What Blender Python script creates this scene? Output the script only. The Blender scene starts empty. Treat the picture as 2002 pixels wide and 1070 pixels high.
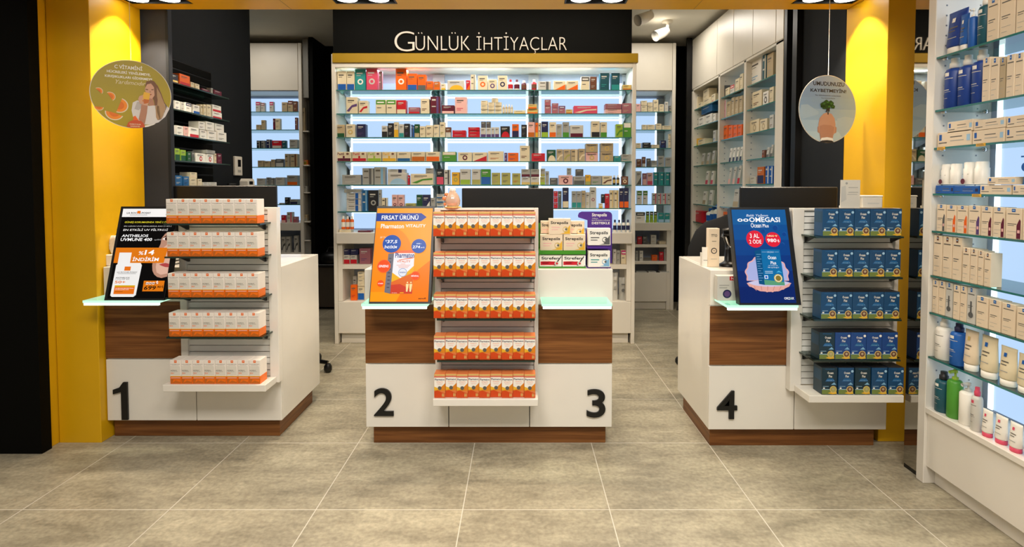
import bpy, math, random
from mathutils import Matrix, Vector
random.seed(7)
S = bpy.context.scene
COL = S.collection
R = math.radians

# ------------------------------------------------------------------ camera
F, TH, CX, H = 1104.0, R(2.25), 1018.0, 1.32
CY = 365 + F*math.tan(TH)
cam = bpy.data.objects.new('camera', bpy.data.cameras.new('camera'))
COL.objects.link(cam)
cam.location = (0, 0, H); cam.rotation_euler = (R(90)-TH, 0, 0)
cam.data.sensor_width = 36; cam.data.sensor_fit = 'HORIZONTAL'; cam.data.lens = F/2002*36
cam.data.shift_x = -(CX-1001)/2002; cam.data.shift_y = -(535-CY)/2002
cam.data.clip_start = 0.05
S.camera = cam
def ray(px, py):
    u, v = px-CX, py-CY
    return (u, F*math.cos(TH)-v*math.sin(TH), -v*math.cos(TH)-F*math.sin(TH))
def atY(px, py, y): r = ray(px, py); t = y/r[1]; return Vector((r[0]*t, y, H+r[2]*t))
def atX(px, py, x): r = ray(px, py); t = x/r[0]; return Vector((x, r[1]*t, H+r[2]*t))

# ------------------------------------------------------------------ world, lights, exposure
S.view_settings.view_transform = 'Standard'; S.view_settings.look = 'None'
S.view_settings.exposure = 0.0; S.view_settings.gamma = 1.0; S.view_settings.use_curve_mapping = False
W = bpy.data.worlds.new('world'); S.world = W; W.use_nodes = True
W.node_tree.nodes['Background'].inputs[0].default_value = (1.0, 0.9, 0.78, 1)
W.node_tree.nodes['Background'].inputs[1].default_value = 0.28
WARM = (1.0, 0.86, 0.68); NEUT = (1.0, 0.93, 0.84); COOL = (0.75, 0.88, 1.0)
def area(name, loc, size, energy, col, rot=(0, 0, 0)):
    l = bpy.data.lights.new(name, 'AREA'); l.shape = 'RECTANGLE'; l.size, l.size_y = size
    l.energy = energy; l.color = col
    o = bpy.data.objects.new(name, l); COL.objects.link(o); o.location = loc; o.rotation_euler = rot
    return o
def spot(name, loc, energy, col, cone, blend, rot=(0, 0, 0), rad=.04):
    l = bpy.data.lights.new(name, 'SPOT'); l.energy = energy; l.color = col
    l.spot_size = R(cone); l.spot_blend = blend; l.shadow_soft_size = rad
    o = bpy.data.objects.new(name, l); COL.objects.link(o); o.location = loc; o.rotation_euler = rot
    return o
# unseen fill lights, placed as plausible passage and shop ceiling lamps
for lx in (-.75, .75):
    l_ = area('passage_fill', (lx, 0.2, 3.0), (1.0, .6), 21, NEUT, (R(38), 0, 0)); l_.data.spread = R(110)
area('passage_fill', (0.0, 1.2, 3.2), (3.0, .8), 21, NEUT, (R(4), 0, 0))
area('shop_fill', (-0.4, 4.1, 2.86), (2.6, .5), 34, NEUT)
area('shop_fill', (1.3, 5.4, 2.86), (.7, .5), 12, NEUT)
area('shop_fill', (-2.75, 5.35, 2.86), (.6, .6), 9, NEUT)  # added to brighten the dark cupboards at back left
FIX = (-1.97, -0.846, 0.408, 1.655)          # the four recessed fittings of the yellow soffit
SOF = 2.325
for fx in FIX:
    for s in (-.085, .085):
        spot('soffit_spot', (fx+s, 3.06, SOF-.012), 38, WARM, 100, .2)

for bx_ in (-1.14, -.3, .52):          # the unit's own top lights
    area('unit_top_lamp', (bx_, 4.80, 2.295), (.66, .05), 5.5, COOL)
# ------------------------------------------------------------------ materials
def s2l(h):
    h = h.lstrip('#'); return tuple(((int(h[i:i+2], 16)/255)**2.2) for i in (0, 2, 4))
MATS = {}
def mat(name, col, rough=.45, metal=0, emit=0, var=.05, spec=.5, coat=0):
    if name in MATS: return MATS[name]
    m = bpy.data.materials.new(name); m.use_nodes = True; nt = m.node_tree; b = nt.nodes['Principled BSDF']
    c = s2l(col) if isinstance(col, str) else col
    b.inputs['Roughness'].default_value = rough; b.inputs['Metallic'].default_value = metal
    b.inputs['Specular IOR Level'].default_value = spec; b.inputs['Coat Weight'].default_value = coat
    b.inputs['Coat Roughness'].default_value = .05
    tc = nt.nodes.new('ShaderNodeTexCoord'); n = nt.nodes.new('ShaderNodeTexNoise')
    n.inputs['Scale'].default_value = 6; n.inputs['Detail'].default_value = 3
    r = nt.nodes.new('ShaderNodeValToRGB')
    r.color_ramp.elements[0].position = .3; r.color_ramp.elements[1].position = .7
    r.color_ramp.elements[0].color = tuple(x*(1-var) for x in c)+(1,)
    r.color_ramp.elements[1].color = tuple(min(1, x*(1+var)) for x in c)+(1,)
    nt.links.new(tc.outputs['Object'], n.inputs['Vector']); nt.links.new(n.outputs['Fac'], r.inputs['Fac'])
    nt.links.new(r.outputs['Color'], b.inputs['Base Color'])
    if emit:
        b.inputs['Emission Color'].default_value = c+(1,); b.inputs['Emission Strength'].default_value = emit
    MATS[name] = m; return m
PAL = dict(cream='E2D3B0', white='F0EBDF', grey='A3A29A', lgrey='C9C6BC', dgrey='5C5C5A', teal='2A908C', dteal='17505C', pink='D84D66',
 mauve='A0646E', orange='EA6410', red='C41C2C', dark='26262A', navy='26284E', blue='1C5AA8', lblue='7FB0D0', green='4C9030',
 dgreen='1C5230', lime='98B838', yellow='E8B02C', olive='A8A458', brown='6E4430', maroon='60182E', tan='B8A480', purple='5E4474',
 cobalt='163C88', magenta='C8206C', beige='E6D2B4', ink='5E5A52', rosy='E9B4AC', amber='C0641C', ocean='1F5F92', sky='9FC4DC', gold='D2B468')
def pal(k, ): return mat('print_'+k, PAL[k], .42)
def nodes_mat(name):
    m = bpy.data.materials.new(name); m.use_nodes = True; nt = m.node_tree; MATS[name] = m
    return m, nt, nt.nodes['Principled BSDF']
# floor tile
M_FLOOR, nt, b = nodes_mat('stone_look_tile')
L = nt.links.new; N = nt.nodes.new
tc = N('ShaderNodeTexCoord'); mp = N('ShaderNodeMapping'); mp.inputs['Location'].default_value = (.237+.6, -2.258+3.0, 0)
br = N('ShaderNodeTexBrick'); br.offset = 0; br.squash = 1
for k, v in (('Scale', 1), ('Mortar Size', .0022), ('Mortar Smooth', .1), ('Brick Width', .6), ('Row Height', .6), ('Bias', 0)): br.inputs[k].default_value = v
br.inputs['Color1'].default_value = (.93, .93, .93, 1); br.inputs['Color2'].default_value = (1.05, 1.05, 1.05, 1); br.inputs['Mortar'].default_value = (1, 1, 1, 1)
n1 = N('ShaderNodeTexNoise'); n1.inputs['Scale'].default_value = 3.6; n1.inputs['Detail'].default_value = 12; n1.inputs['Roughness'].default_value = .76
mp2 = N('ShaderNodeMapping'); mp2.inputs['Scale'].default_value = (.75, 1.7, 1)
cr = N('ShaderNodeValToRGB'); e = cr.color_ramp.elements
e[0].position = .34; e[0].color = (.215, .188, .130, 1); e[1].position = .66; e[1].color = (.475, .425, .300, 1)
x = cr.color_ramp.elements.new(.5); x.color = (.345, .303, .212, 1)
n2 = N('ShaderNodeTexNoise'); n2.inputs['Scale'].default_value = 55; n2.inputs['Detail'].default_value = 4
mx = N('ShaderNodeMix'); mx.data_type = 'RGBA'; mx.blend_type = 'MULTIPLY'; mx.inputs['Factor'].default_value = 1
mx3 = N('ShaderNodeMix'); mx3.data_type = 'RGBA'; mx3.blend_type = 'OVERLAY'; mx3.inputs['Factor'].default_value = .45
mg = N('ShaderNodeMix'); mg.data_type = 'RGBA'; mg.inputs[7].default_value = (.62, .58, .48, 1)
L(tc.outputs['Object'], mp.inputs['Vector']); L(mp.outputs[0], br.inputs['Vector'])
L(tc.outputs['Object'], mp2.inputs['Vector']); L(mp2.outputs[0], n1.inputs['Vector']); L(n1.outputs['Fac'], cr.inputs['Fac'])
L(tc.outputs['Object'], n2.inputs['Vector'])
L(cr.outputs['Color'], mx.inputs[6]); L(br.outputs['Color'], mx.inputs[7])
L(mx.outputs[2], mx3.inputs[6]); L(n2.outputs['Fac'], mx3.inputs[7])
L(br.outputs['Fac'], mg.inputs['Factor']); L(mx3.outputs[2], mg.inputs[6]); L(mg.outputs[2], b.inputs['Base Color'])
b.inputs['Roughness'].default_value = .42
# wood
M_WOOD, nt, b = nodes_mat('walnut_laminate'); L = nt.links.new; N = nt.nodes.new
tc = N('ShaderNodeTexCoord'); mp = N('ShaderNodeMapping'); mp.inputs['Scale'].default_value = (1.0, 1.0, 22)
n1 = N('ShaderNodeTexNoise'); n1.inputs['Scale'].default_value = 2.2; n1.inputs['Detail'].default_value = 7; n1.inputs['Distortion'].default_value = .5
mp2 = N('ShaderNodeMapping'); mp2.inputs['Scale'].default_value = (1.5, 1.5, 90)
n2 = N('ShaderNodeTexNoise'); n2.inputs['Scale'].default_value = 2; n2.inputs['Detail'].default_value = 3
ad = N('ShaderNodeMath'); ad.operation = 'MULTIPLY_ADD'; ad.inputs[1].default_value = .3
cr = N('ShaderNodeValToRGB'); e = cr.color_ramp.elements
e[0].position = .46; e[0].color = (.112, .038, .010, 1); e[1].position = .84; e[1].color = (.262, .104, .029, 1)
L(tc.outputs['Object'], mp.inputs['Vector']); L(mp.outputs[0], n1.inputs['Vector']); L(tc.outputs['Object'], mp2.inputs['Vector'])
L(mp2.outputs[0], n2.inputs['Vector']); L(n2.outputs['Fac'], ad.inputs[0]); L(n1.outputs['Fac'], ad.inputs[2])
L(ad.outputs[0], cr.inputs['Fac']); L(cr.outputs['Color'], b.inputs['Base Color']); b.inputs['Roughness'].default_value = .4; b.inputs['Specular IOR Level'].default_value = .25
# glass: clear sheet and greener cut edge
def glass(name, tint, alpha):
    m, nt, b = nodes_mat(name); nt.nodes.remove(b); L = nt.links.new
    t = nt.nodes.new('ShaderNodeBsdfTransparent'); t.inputs[0].default_value = tint+(1,)
    g = nt.nodes.new('ShaderNodeBsdfGlossy'); g.inputs['Roughness'].default_value = .03; g.inputs[0].default_value = (.9, 1, .97, 1)
    mi = nt.nodes.new('ShaderNodeMixShader'); fr = nt.nodes.new('ShaderNodeFresnel'); fr.inputs[0].default_value = 1.45
    ma = nt.nodes.new('ShaderNodeMath'); ma.operation = 'ADD'; ma.inputs[1].default_value = alpha
    L(fr.outputs[0], ma.inputs[0]); L(ma.outputs[0], mi.inputs[0]); L(t.outputs[0], mi.inputs[1]); L(g.outputs[0], mi.inputs[2])
    L(mi.outputs[0], nt.nodes['Material Output'].inputs[0]); return m
M_GLASS = glass('clear_glass', (.93, .985, .965), .0)
M_GEDGE = mat('glass_cut_edge', (.03, .17, .15), .15)
M_GEDGED = mat('glass_dark_edge', (.012, .03, .022), .15)
def emis(name, col, st):
    m, nt, b = nodes_mat(name); b.inputs['Base Color'].default_value = (0.02, .02, .02, 1)
    b.inputs['Emission Color'].default_value = col+(1,); b.inputs['Emission Strength'].default_value = st
    n = nt.nodes.new('ShaderNodeTexNoise'); n.inputs['Scale'].default_value = 3
    r = nt.nodes.new('ShaderNodeMapRange'); r.inputs[3].default_value = .3; r.inputs[4].default_value = .4
    nt.links.new(n.outputs['Fac'], r.inputs[0]); nt.links.new(r.outputs[0], b.inputs['Roughness']); return m
M_PANEL = emis('backlit_opal_panel', (.50, .70, .98), 1.0)
M_LED = emis('led_strip_cool', (.82, .95, 1.0), 2.2)
M_LEDG = emis('led_strip_green_white', (.55, 1.0, .70), 1.15)
M_LEDW = emis('led_strip_white', (.85, 1.0, .88), 2.2)
M_LAMP = emis('lamp_glow', (1.0, .93, .80), 12)
M_WHITE = mat('white_lacquer', 'E6E0D4', .22, var=.015, coat=.3)
M_WHITE2 = mat('white_laminate', 'DCD5C6', .45, var=.015)
M_SLAT = mat('slat_aluminium', 'E6E4DC', .4, var=.03)
M_SLATD = mat('slat_groove', '55524C', .6)
M_YEL = mat('yellow_panel', (.72, .395, .005), .38, var=.02, spec=.35)
M_GOLD = mat('gold_band', '9C7A10', .4, var=.03)
M_BLACK = mat('black_plastic', '0C0C0C', .4)
M_BLKW = mat('black_wall_panel', '0F0F0C', .65, var=.1, spec=.08)
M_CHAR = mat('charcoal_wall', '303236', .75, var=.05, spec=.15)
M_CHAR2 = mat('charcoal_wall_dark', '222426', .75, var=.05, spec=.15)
M_CEIL = mat('ceiling_paint', 'E4E0D4', .8, var=.02)
M_CAB = mat('cabinet_door_white', 'D6CFBF', .35, var=.02)
M_UP = mat('upright_steel', 'A6A8AC', .45)
M_BRK = mat('bracket_steel', '7C8088', .3, metal=.2)
M_CHROME = mat('chrome', 'D0D0D0', .15, metal=1)
M_MIRROR = mat('mirror_panel', 'B8B4AC', .02, metal=1, var=0)
M_SIGNL = mat('sign_letter', 'CFC6B8', .5)
M_FABRIC = mat('black_fabric', '0A0A0B', .9, var=.3)
M_PLASTIC = mat('clear_plastic_film', 'D8D8D4', .15)

# ------------------------------------------------------------------ mesh builder
_text = {}
def text_geo(s, bold=0.0, res=2):
    k = (s, bold, res)
    if k in _text: return _text[k]
    c = bpy.data.curves.new('t', 'FONT'); c.body = s; c.resolution_u = res; c.offset = bold; c.size = 1
    c.fill_mode = 'FRONT'
    o = bpy.data.objects.new('t', c); COL.objects.link(o)
    bpy.context.view_layer.update()
    dg = bpy.context.evaluated_depsgraph_get()
    me = bpy.data.meshes.new_from_object(o.evaluated_get(dg))
    vs = [tuple(v.co[:2]) for v in me.vertices]; fs = [tuple(p.vertices) for p in me.polygons]
    bpy.data.objects.remove(o); bpy.data.curves.remove(c); bpy.data.meshes.remove(me)
    if not vs: vs = [(0, 0), (1, 0), (1, 1)]; fs = [(0, 1, 2)]
    x0 = min(v[0] for v in vs); x1 = max(v[0] for v in vs); y0 = min(v[1] for v in vs); y1 = max(v[1] for v in vs)
    vs = [((v[0]-x0)/(x1-x0), (v[1]-y0)/(y1-y0)) for v in vs]
    _text[k] = (vs, fs); return _text[k]
class MB:
    """collects shapes; art goes on the local plane y = -eps*layer, facing -Y"""
    EPS = .0004
    def __init__(s): s.v = []; s.f = []; s.m = []; s.sm = []; s.ms = []
    def mi(s, m):
        if isinstance(m, str): m = pal(m)
        if m not in s.ms: s.ms.append(m)
        return s.ms.index(m)
    def add(s, vs, fs, m, smooth=False):
        k = len(s.v); s.v += [tuple(v) for v in vs]; i = s.mi(m)
        for f in fs: s.f.append(tuple(k+a for a in f)); s.m.append(i); s.sm.append(smooth)
    def box(s, x0, x1, y0, y1, z0, z1, m, b=0):
        if x1 < x0: x0, x1 = x1, x0
        if y1 < y0: y0, y1 = y1, y0
        if z1 < z0: z0, z1 = z1, z0
        if b:
            b = min(b, (x1-x0)/2.2, (y1-y0)/2.2, (z1-z0)/2.2)
            vs = []; idx = {}
            for ix, X in ((0, x0), (1, x1)):
                for iy, Y in ((0, y0), (1, y1)):
                    for iz, Z in ((0, z0), (1, z1)):
                        sx, sy, sz = (b if ix == 0 else -b), (b if iy == 0 else -b), (b if iz == 0 else -b)
                        for a, p in enumerate(((X, Y+sy, Z+sz), (X+sx, Y, Z+sz), (X+sx, Y+sy, Z))):
                            idx[ix, iy, iz, a] = len(vs); vs.append(p)
            fs = []; cx, cy, cz = (x0+x1)/2, (y0+y1)/2, (z0+z1)/2
            def addf(f):
                p = [Vector(vs[i]) for i in f]; n = (p[1]-p[0]).cross(p[2]-p[0]); c = sum(p, Vector())/len(p)-Vector((cx, cy, cz))
                fs.append(f if n.dot(c) > 0 else f[::-1])
            for t in (0, 1):
                addf([idx[t, 0, 0, 0], idx[t, 1, 0, 0], idx[t, 1, 1, 0], idx[t, 0, 1, 0]])
                addf([idx[0, t, 0, 1], idx[1, t, 0, 1], idx[1, t, 1, 1], idx[0, t, 1, 1]])
                addf([idx[0, 0, t, 2], idx[1, 0, t, 2], idx[1, 1, t, 2], idx[0, 1, t, 2]])
            for i in (0, 1):
                for j in (0, 1):
                    addf([idx[i, j, 0, 0], idx[i, j, 1, 0], idx[i, j, 1, 1], idx[i, j, 0, 1]])
                    addf([idx[i, 0, j, 0], idx[i, 1, j, 0], idx[i, 1, j, 2], idx[i, 0, j, 2]])
                    addf([idx[0, i, j, 1], idx[1, i, j, 1], idx[1, i, j, 2], idx[0, i, j, 2]])
                    for k in (0, 1): addf([idx[i, j, k, 0], idx[i, j, k, 1], idx[i, j, k, 2]])
            s.add(vs, fs, m); return
        vs = [(x0, y0, z0), (x1, y0, z0), (x1, y1, z0), (x0, y1, z0), (x0, y0, z1), (x1, y0, z1), (x1, y1, z1), (x0, y1, z1)]
        s.add(vs, [(0, 3, 2, 1), (4, 5, 6, 7), (0, 1, 5, 4), (1, 2, 6, 5), (2, 3, 7, 6), (3, 0, 4, 7)], m)
    def poly(s, pts, m, layer=1, y=0):
        """flat printed polygon, (x, z) points"""
        a = sum(pts[i][0]*pts[(i+1) % len(pts)][1]-pts[(i+1) % len(pts)][0]*pts[i][1] for i in range(len(pts)))
        if a < 0: pts = pts[::-1]
        s.add([(p[0], y-s.EPS*layer, p[1]) for p in pts], [tuple(range(len(pts)))], m)
    def rect(s, x0, z0, x1, z1, m, layer=1, y=0): s.poly([(x0, z0), (x1, z0), (x1, z1), (x0, z1)], m, layer, y)
    def disc(s, x, z, r, m, layer=1, y=0, rz=None, n=24, a0=0, a1=360):
        rz = rz or r; k = n if a1-a0 < 360 else n-1
        s.poly([(x+r*math.cos(R(a0+(a1-a0)*i/n)), z+rz*math.sin(R(a0+(a1-a0)*i/n))) for i in range(k+1)], m, layer, y)
    def text(s, t, x0, z0, x1, z1, m, layer=2, bold=0, shear=0, y=0, res=2, depth=0):
        if not depth: bold = min(bold, .02)
        vs, fs = text_geo(t, bold, res); w, h = x1-x0, z1-z0
        P = [(x0+a*w+shear*c*h, z0+c*h) for a, c in vs]
        s.add([(p[0], y-s.EPS*layer-depth, p[1]) for p in P], fs, m)
        if depth:
            from collections import Counter
            E = Counter()
            for f in fs:
                for i in range(len(f)): E[(f[i], f[(i+1) % len(f)])] += 1
            q = [(a, c) for (a, c) in E if (c, a) not in E]
            vv = []; ff = []
            for a, c in q:
                k = len(vv); vv += [(P[a][0], y-depth, P[a][1]), (P[c][0], y-depth, P[c][1]), (P[c][0], y, P[c][1]), (P[a][0], y, P[a][1])]
                ff.append((k+1, k, k+3, k+2))
            s.add(vv, ff, m)
    def lathe(s, prof, m, c=(0, 0, 0), n=20, ax='z', sx=1, sy=1, smooth=True):
        vs = []; fs = []
        for r, h in prof:
            for i in range(n):
                a = 2*math.pi*i/n; vs.append((c[0]+sx*r*math.cos(a), c[1]+sy*r*math.sin(a), c[2]+h))
        for j in range(len(prof)-1):
            for i in range(n):
                k = (i+1) % n; fs.append((j*n+i, j*n+k, (j+1)*n+k, (j+1)*n+i))
        s.add(vs, fs, m, smooth)
        o = len(prof)-1
        if prof[0][0] > 1e-5: s.add(vs[:n], [tuple(range(n))[::-1]], m)
        if prof[-1][0] > 1e-5: s.add(vs[o*n:], [tuple(range(n))], m)
    def tube(s, pts, r, m, n=8):
        pts = [Vector(p) for p in pts]; vs = []; fs = []
        for i, p in enumerate(pts):
            d = (pts[min(i+1, len(pts)-1)]-pts[max(i-1, 0)]).normalized()
            u = d.cross(Vector((0, 0, 1))) if abs(d.z) < .95 else d.cross(Vector((1, 0, 0))); u.normalize(); w = d.cross(u)
            rr = r[i] if isinstance(r, (list, tuple)) else r
            for k in range(n): a = 2*math.pi*k/n; vs.append(tuple(p+u*rr*math.cos(a)+w*rr*math.sin(a)))
        for i in range(len(pts)-1):
            for k in range(n): q = (k+1) % n; fs.append((i*n+k, i*n+q, (i+1)*n+q, (i+1)*n+k))
        fs.append(tuple(range(n))); fs.append(tuple(range((len(pts)-1)*n, len(pts)*n))[::-1]); s.add(vs, fs, m, True)
    def prism(s, pts, y0, y1, m):
        """(x, z) outline extruded along Y"""
        n = len(pts); vs = [(p[0], y0, p[1]) for p in pts]+[(p[0], y1, p[1]) for p in pts]
        a = sum(pts[i][0]*pts[(i+1) % n][1]-pts[(i+1) % n][0]*pts[i][1] for i in range(n))
        f = [tuple(range(n)), tuple(range(n, 2*n))[::-1]]+[(i+n, (i+1) % n+n, (i+1) % n, i) for i in range(n)]
        if a < 0: f = [x[::-1] for x in f]
        s.add(vs, f, m)
    def build(s, name, parent=None, loc=(0, 0, 0), rz=0, kind=None):
        me = bpy.data.meshes.new(name); me.from_pydata(s.v, [], s.f)
        for m in s.ms: me.materials.append(m)
        me.polygons.foreach_set('material_index', s.m); me.polygons.foreach_set('use_smooth', s.sm); me.update()
        o = bpy.data.objects.new(name, me); COL.objects.link(o); o.location = loc; o.rotation_euler = (0, 0, rz)
        if parent: o.parent = parent
        if kind: o['kind'] = kind
        return o
def tag(o, label, cat, group=None):
    o['label'] = label; o['category'] = cat
    if group: o['group'] = group
    return o
def empty(name, loc, label, cat, group=None, rot=(0, 0, 0)):
    o = bpy.data.objects.new(name, None); COL.objects.link(o); o.location = loc; o.rotation_euler = rot; o.empty_display_size = .1
    return tag(o, label, cat, group)
def bx(name, x0, x1, y0, y1, z0, z1, m, parent=None, b=0, kind=None, o=(0, 0, 0)):
    q = MB(); q.box(x0-o[0], x1-o[0], y0-o[1], y1-o[1], z0-o[2], z1-o[2], m, b)
    return q.build(name, parent, o if not parent else (0, 0, 0), kind=kind)
def shelf(name, x0, x1, y0, y1, z, parent, edge=None, t=.008, o=(0, 0, 0)):
    """glass sheet, top face at z, with its own edge band"""
    q = MB(); edge = edge or M_GEDGE; x0 -= o[0]; x1 -= o[0]; y0 -= o[1]; y1 -= o[1]; z -= o[2]
    vs = [(x0, y0, z-t), (x1, y0, z-t), (x1, y1, z-t), (x0, y1, z-t), (x0, y0, z), (x1, y0, z), (x1, y1, z), (x0, y1, z)]
    q.add(vs, [(0, 3, 2, 1), (4, 5, 6, 7)], M_GLASS); q.add(vs, [(0, 1, 5, 4), (1, 2, 6, 5), (2, 3, 7, 6), (3, 0, 4, 7)], edge)
    return q.build(name, parent)
ORD = 'zeroth first second third fourth fifth sixth seventh eighth ninth tenth eleventh twelfth thirteenth fourteenth fifteenth sixteenth seventeenth eighteenth nineteenth twentieth'.split()
def ordn(i): return ORD[i] if i < len(ORD) else 'twenty-'+ORD[i-20]

# ------------------------------------------------------------------ setting
bx('floor', -4.5, 4.5, -2.5, 6.6, -.05, 0, M_FLOOR, kind='structure')
bx('ceiling', -4.0, 3.2, 3.25, 6.5, 2.9, 2.95, M_CEIL, kind='structure')
bx('wall_back', -4.0, 3.2, 6.42, 6.5, 0, 2.9, M_BLKW, kind='structure')
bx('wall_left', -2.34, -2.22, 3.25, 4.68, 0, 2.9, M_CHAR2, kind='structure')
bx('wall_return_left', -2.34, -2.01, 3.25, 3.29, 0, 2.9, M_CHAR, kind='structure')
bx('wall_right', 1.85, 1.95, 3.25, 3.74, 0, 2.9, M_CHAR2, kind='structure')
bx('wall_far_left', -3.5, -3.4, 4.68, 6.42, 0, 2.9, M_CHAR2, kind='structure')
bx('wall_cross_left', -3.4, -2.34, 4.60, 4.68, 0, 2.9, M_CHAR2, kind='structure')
bx('wall_far_right', 2.2, 2.3, 3.74, 6.42, 0, 2.9, M_CAB, kind='structure')
bx('trim_1', 1.81, 1.87, 3.74, 3.80, 0, 2.9, M_BLACK, kind='structure')
bx('trim_2', 1.80, 1.84, 3.86, 3.90, 0, 2.9, M_BLACK, kind='structure')
bx('trim_3', 1.745, 1.80, 5.985, 6.02, 0, 2.88, M_BLACK, kind='structure')
bx('trim_4', -2.02, -2.005, 3.245, 3.25, 0, 2.32, M_CHAR2, kind='structure')
def seam_pillar(name, x0, x1, seams):
    q = MB(); q.box(x0, x1, 2.86, 3.25, 0, 2.6, M_YEL)
    return q
q = MB(); q.box(-2.376, -2.16, 2.86, 3.245, 0, 2.325, M_YEL, .002); q.box(-2.60, -2.379, 2.80, 3.245, 0, 2.325, M_YEL, .002); q.build('wall_pillar_left', kind='structure')
q = MB(); q.box(1.85, 2.25, 2.875, 3.245, 0, 2.325, M_YEL, .002); q.build('wall_pillar_right', kind='structure')
bx('wall_outer_left', -3.4, -2.364, 2.739, 2.799, 0, 2.8, M_BLKW, kind='structure')
# soffit of yellow panels with openings for the fittings
q = MB(); ys = (2.2, 2.97, 3.15, 3.245); xs = [-2.6]
for fx in FIX: xs += [fx-.17, fx+.17]
xs.append(2.6)
q.box(-2.6, 2.6, ys[0], ys[1], SOF, 2.45, M_YEL); q.box(-2.6, 2.6, ys[2], ys[3], SOF, 2.45, M_YEL)
for i in range(0, len(xs)-1, 2): q.box(xs[i], xs[i+1], ys[1], ys[2], SOF, 2.45, M_YEL)
q.box(-2.6, 2.6, 2.2, 3.245, 2.45, 2.52, M_YEL)
for sx in (-1.3, .98): q.box(sx-.0015, sx+.0015, 2.2, 3.244, SOF-.0006, SOF, M_GOLD)
q.box(-2.6, 2.6, 3.2455, 3.2495, 2.326, 2.95, M_YEL)
q.build('ceiling_soffit', kind='structure')
for i, fx in enumerate(FIX):
    t = empty('recessed_light', (fx, 3.06, SOF), ['black twin recessed spotlight at the left yellow pillar', 'black twin recessed spotlight above left part of counter two',
        'black twin recessed spotlight above right part of counter three', 'black twin recessed spotlight by right yellow pillar above counter four'][i], 'ceiling light', 'twin recessed spotlights in the yellow soffit')
    q = MB()
    for a in (-.168, .16): q.box(a, a+.008, -.088, .088, 0, .12, M_BLACK)
    for a in (-.088, .08): q.box(-.168, .168, a, a+.008, 0, .12, M_BLACK)
    q.box(-.168, .168, -.088, .088, .10, .124, M_BLACK); q.build('housing', t)
    for s in (-.085, .085):
        q = MB(); q.lathe([(.066, .005), (.068, .012), (.05, .05), (.04, .1)], M_CHROME, (s, 0, 0), 24); l = q.build('lamp_ring', t)
        q = MB(); q.lathe([(.056, .0), (.056, .006)], M_LAMP, (s, 0, -.003), 24); q.build('lamp', l)

# ------------------------------------------------------------------ sign fascia and central shelving unit
UX0, UX1, UY = -1.559, .953, 4.69
t = empty('shop_sign', (-.3, 4.80, 2.42), 'black overhead fascia sign with thin white lettering', 'sign')
q = MB(); q.box(-1.245, 1.215, -.10, .5, 0, .478, M_BLKW, .002); q.build('fascia', t)
q = MB()
sgn = atY(772, 98, 4.70); e1 = atY(1108, 98, 4.70)
q.text('G', sgn.x+.3, 2.432-2.42, atY(811, 98, 4.7).x+.3, atY(791, 62, 4.7).z-2.42, M_SIGNL, 0, -.018, depth=.012, res=8)
q.text('ÜNLÜK', atY(813, 98, 4.7).x+.3, 2.440-2.42, atY(919, 98, 4.7).x+.3, atY(813, 64, 4.7).z-2.42, M_SIGNL, 0, -.018, depth=.012, res=8)
q.text('İHTİYAÇLAR', atY(932, 98, 4.7).x+.3, 2.415-2.42, e1.x+.3, atY(813, 64, 4.7).z-2.42, M_SIGNL, 0, -.018, depth=.012, res=8)
q.build('lettering', t, (0, -.10, 0))
ZS = (2.12, 1.925, 1.73, 1.53, 1.335)
U = empty('wall_shelving_unit', (-.3, 4.9, 0), 'tall white backlit shelving unit under the black sign', 'shelving unit')
def ub(name, x0, x1, y0, y1, z0, z1, m, b=0, p=None):
    q = MB(); q.box(x0+.3, x1+.3, y0-4.9, y1-4.9, z0, z1, m, b); return q.build(name, p or U)
for a, c in ((UX0, UX0+.03), (UX1-.03, UX1)): ub('side_panel', a, c, UY, 5.05, 0, 2.41, M_WHITE2, .002)
ub('gold_band', UX0+.012, UX1+.012, UY-.012, UY+.03, 2.338, 2.414, M_GOLD, .002)
ub('top_rail', UX0+.03, UX1-.03, UY, UY+.05, 2.30, 2.338, M_WHITE2, .002)
ub('top_panel', UX0+.03, UX1-.03, UY+.05, 5.05, 2.31, 2.33, M_WHITE2)
ub('back_panel', UX0+.03, UX1-.03, 5.03, 5.05, 0, 2.31, mat('blue_grey_back', 'A9B2C4', .4))
bays = [(-1.504, -.772), (-.668, .068), (.158, .889)]
for a, c in bays:
    p = ub('light_panel', a, c, 5.0, 5.018, .95, 2.225, M_PANEL)
    for e0, e1_ in ((a, a+.022), (c-.022, c)): ub('led_strip', e0, e1_, 4.994, 5.0, .95, 2.225, M_LED, p=p)
for a, c in ((-1.527, -1.504), (-.772, -.668), (.068, .158), (.889, .922)):
    w = ub('upright', a, c, 4.985, 5.03, .94, 2.30, M_UP)
    mid = (a+c)/2; q = MB(); q.box(mid-.008+.3, mid+.008+.3, 4.982-4.9, 4.985-4.9, 1.0, 2.24, mat('slot_dark', '45464A', .5)); q.build('slot', w)
for bi, (a, c) in enumerate(((-1.525, -.722), (-.718, .111), (.115, .92))):
    zs = ZS+((1.112, 1.139, 1.139)[bi],)
    for z in zs:
        if z > 1: ub('led_strip', bays[bi][0]+.02, bays[bi][1]-.02, 4.992, 5.0, z-.026, z-.012, M_LED)
        s_ = shelf('glass_shelf', a+.3, c+.3, UY+.01-4.9, 4.975-4.9, z, U)
        for e0 in (a+.03, c-.03):
            q = MB(); q.prism([(0, 0), (.17, 0), (.17, -.010), (.04, -.055), (0, -.06)], -.003, .003, M_BRK)
            for k in range(len(q.v)): v = q.v[k]; q.v[k] = (e0+.3+v[1], 4.984-4.9-v[0], z-.009+v[2])
            q.build('bracket', s_)
ub('counter_ledge', UX0+.03, UX1-.03, UY-.03, 5.03, .847, .937, M_WHITE2, .003)
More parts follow.
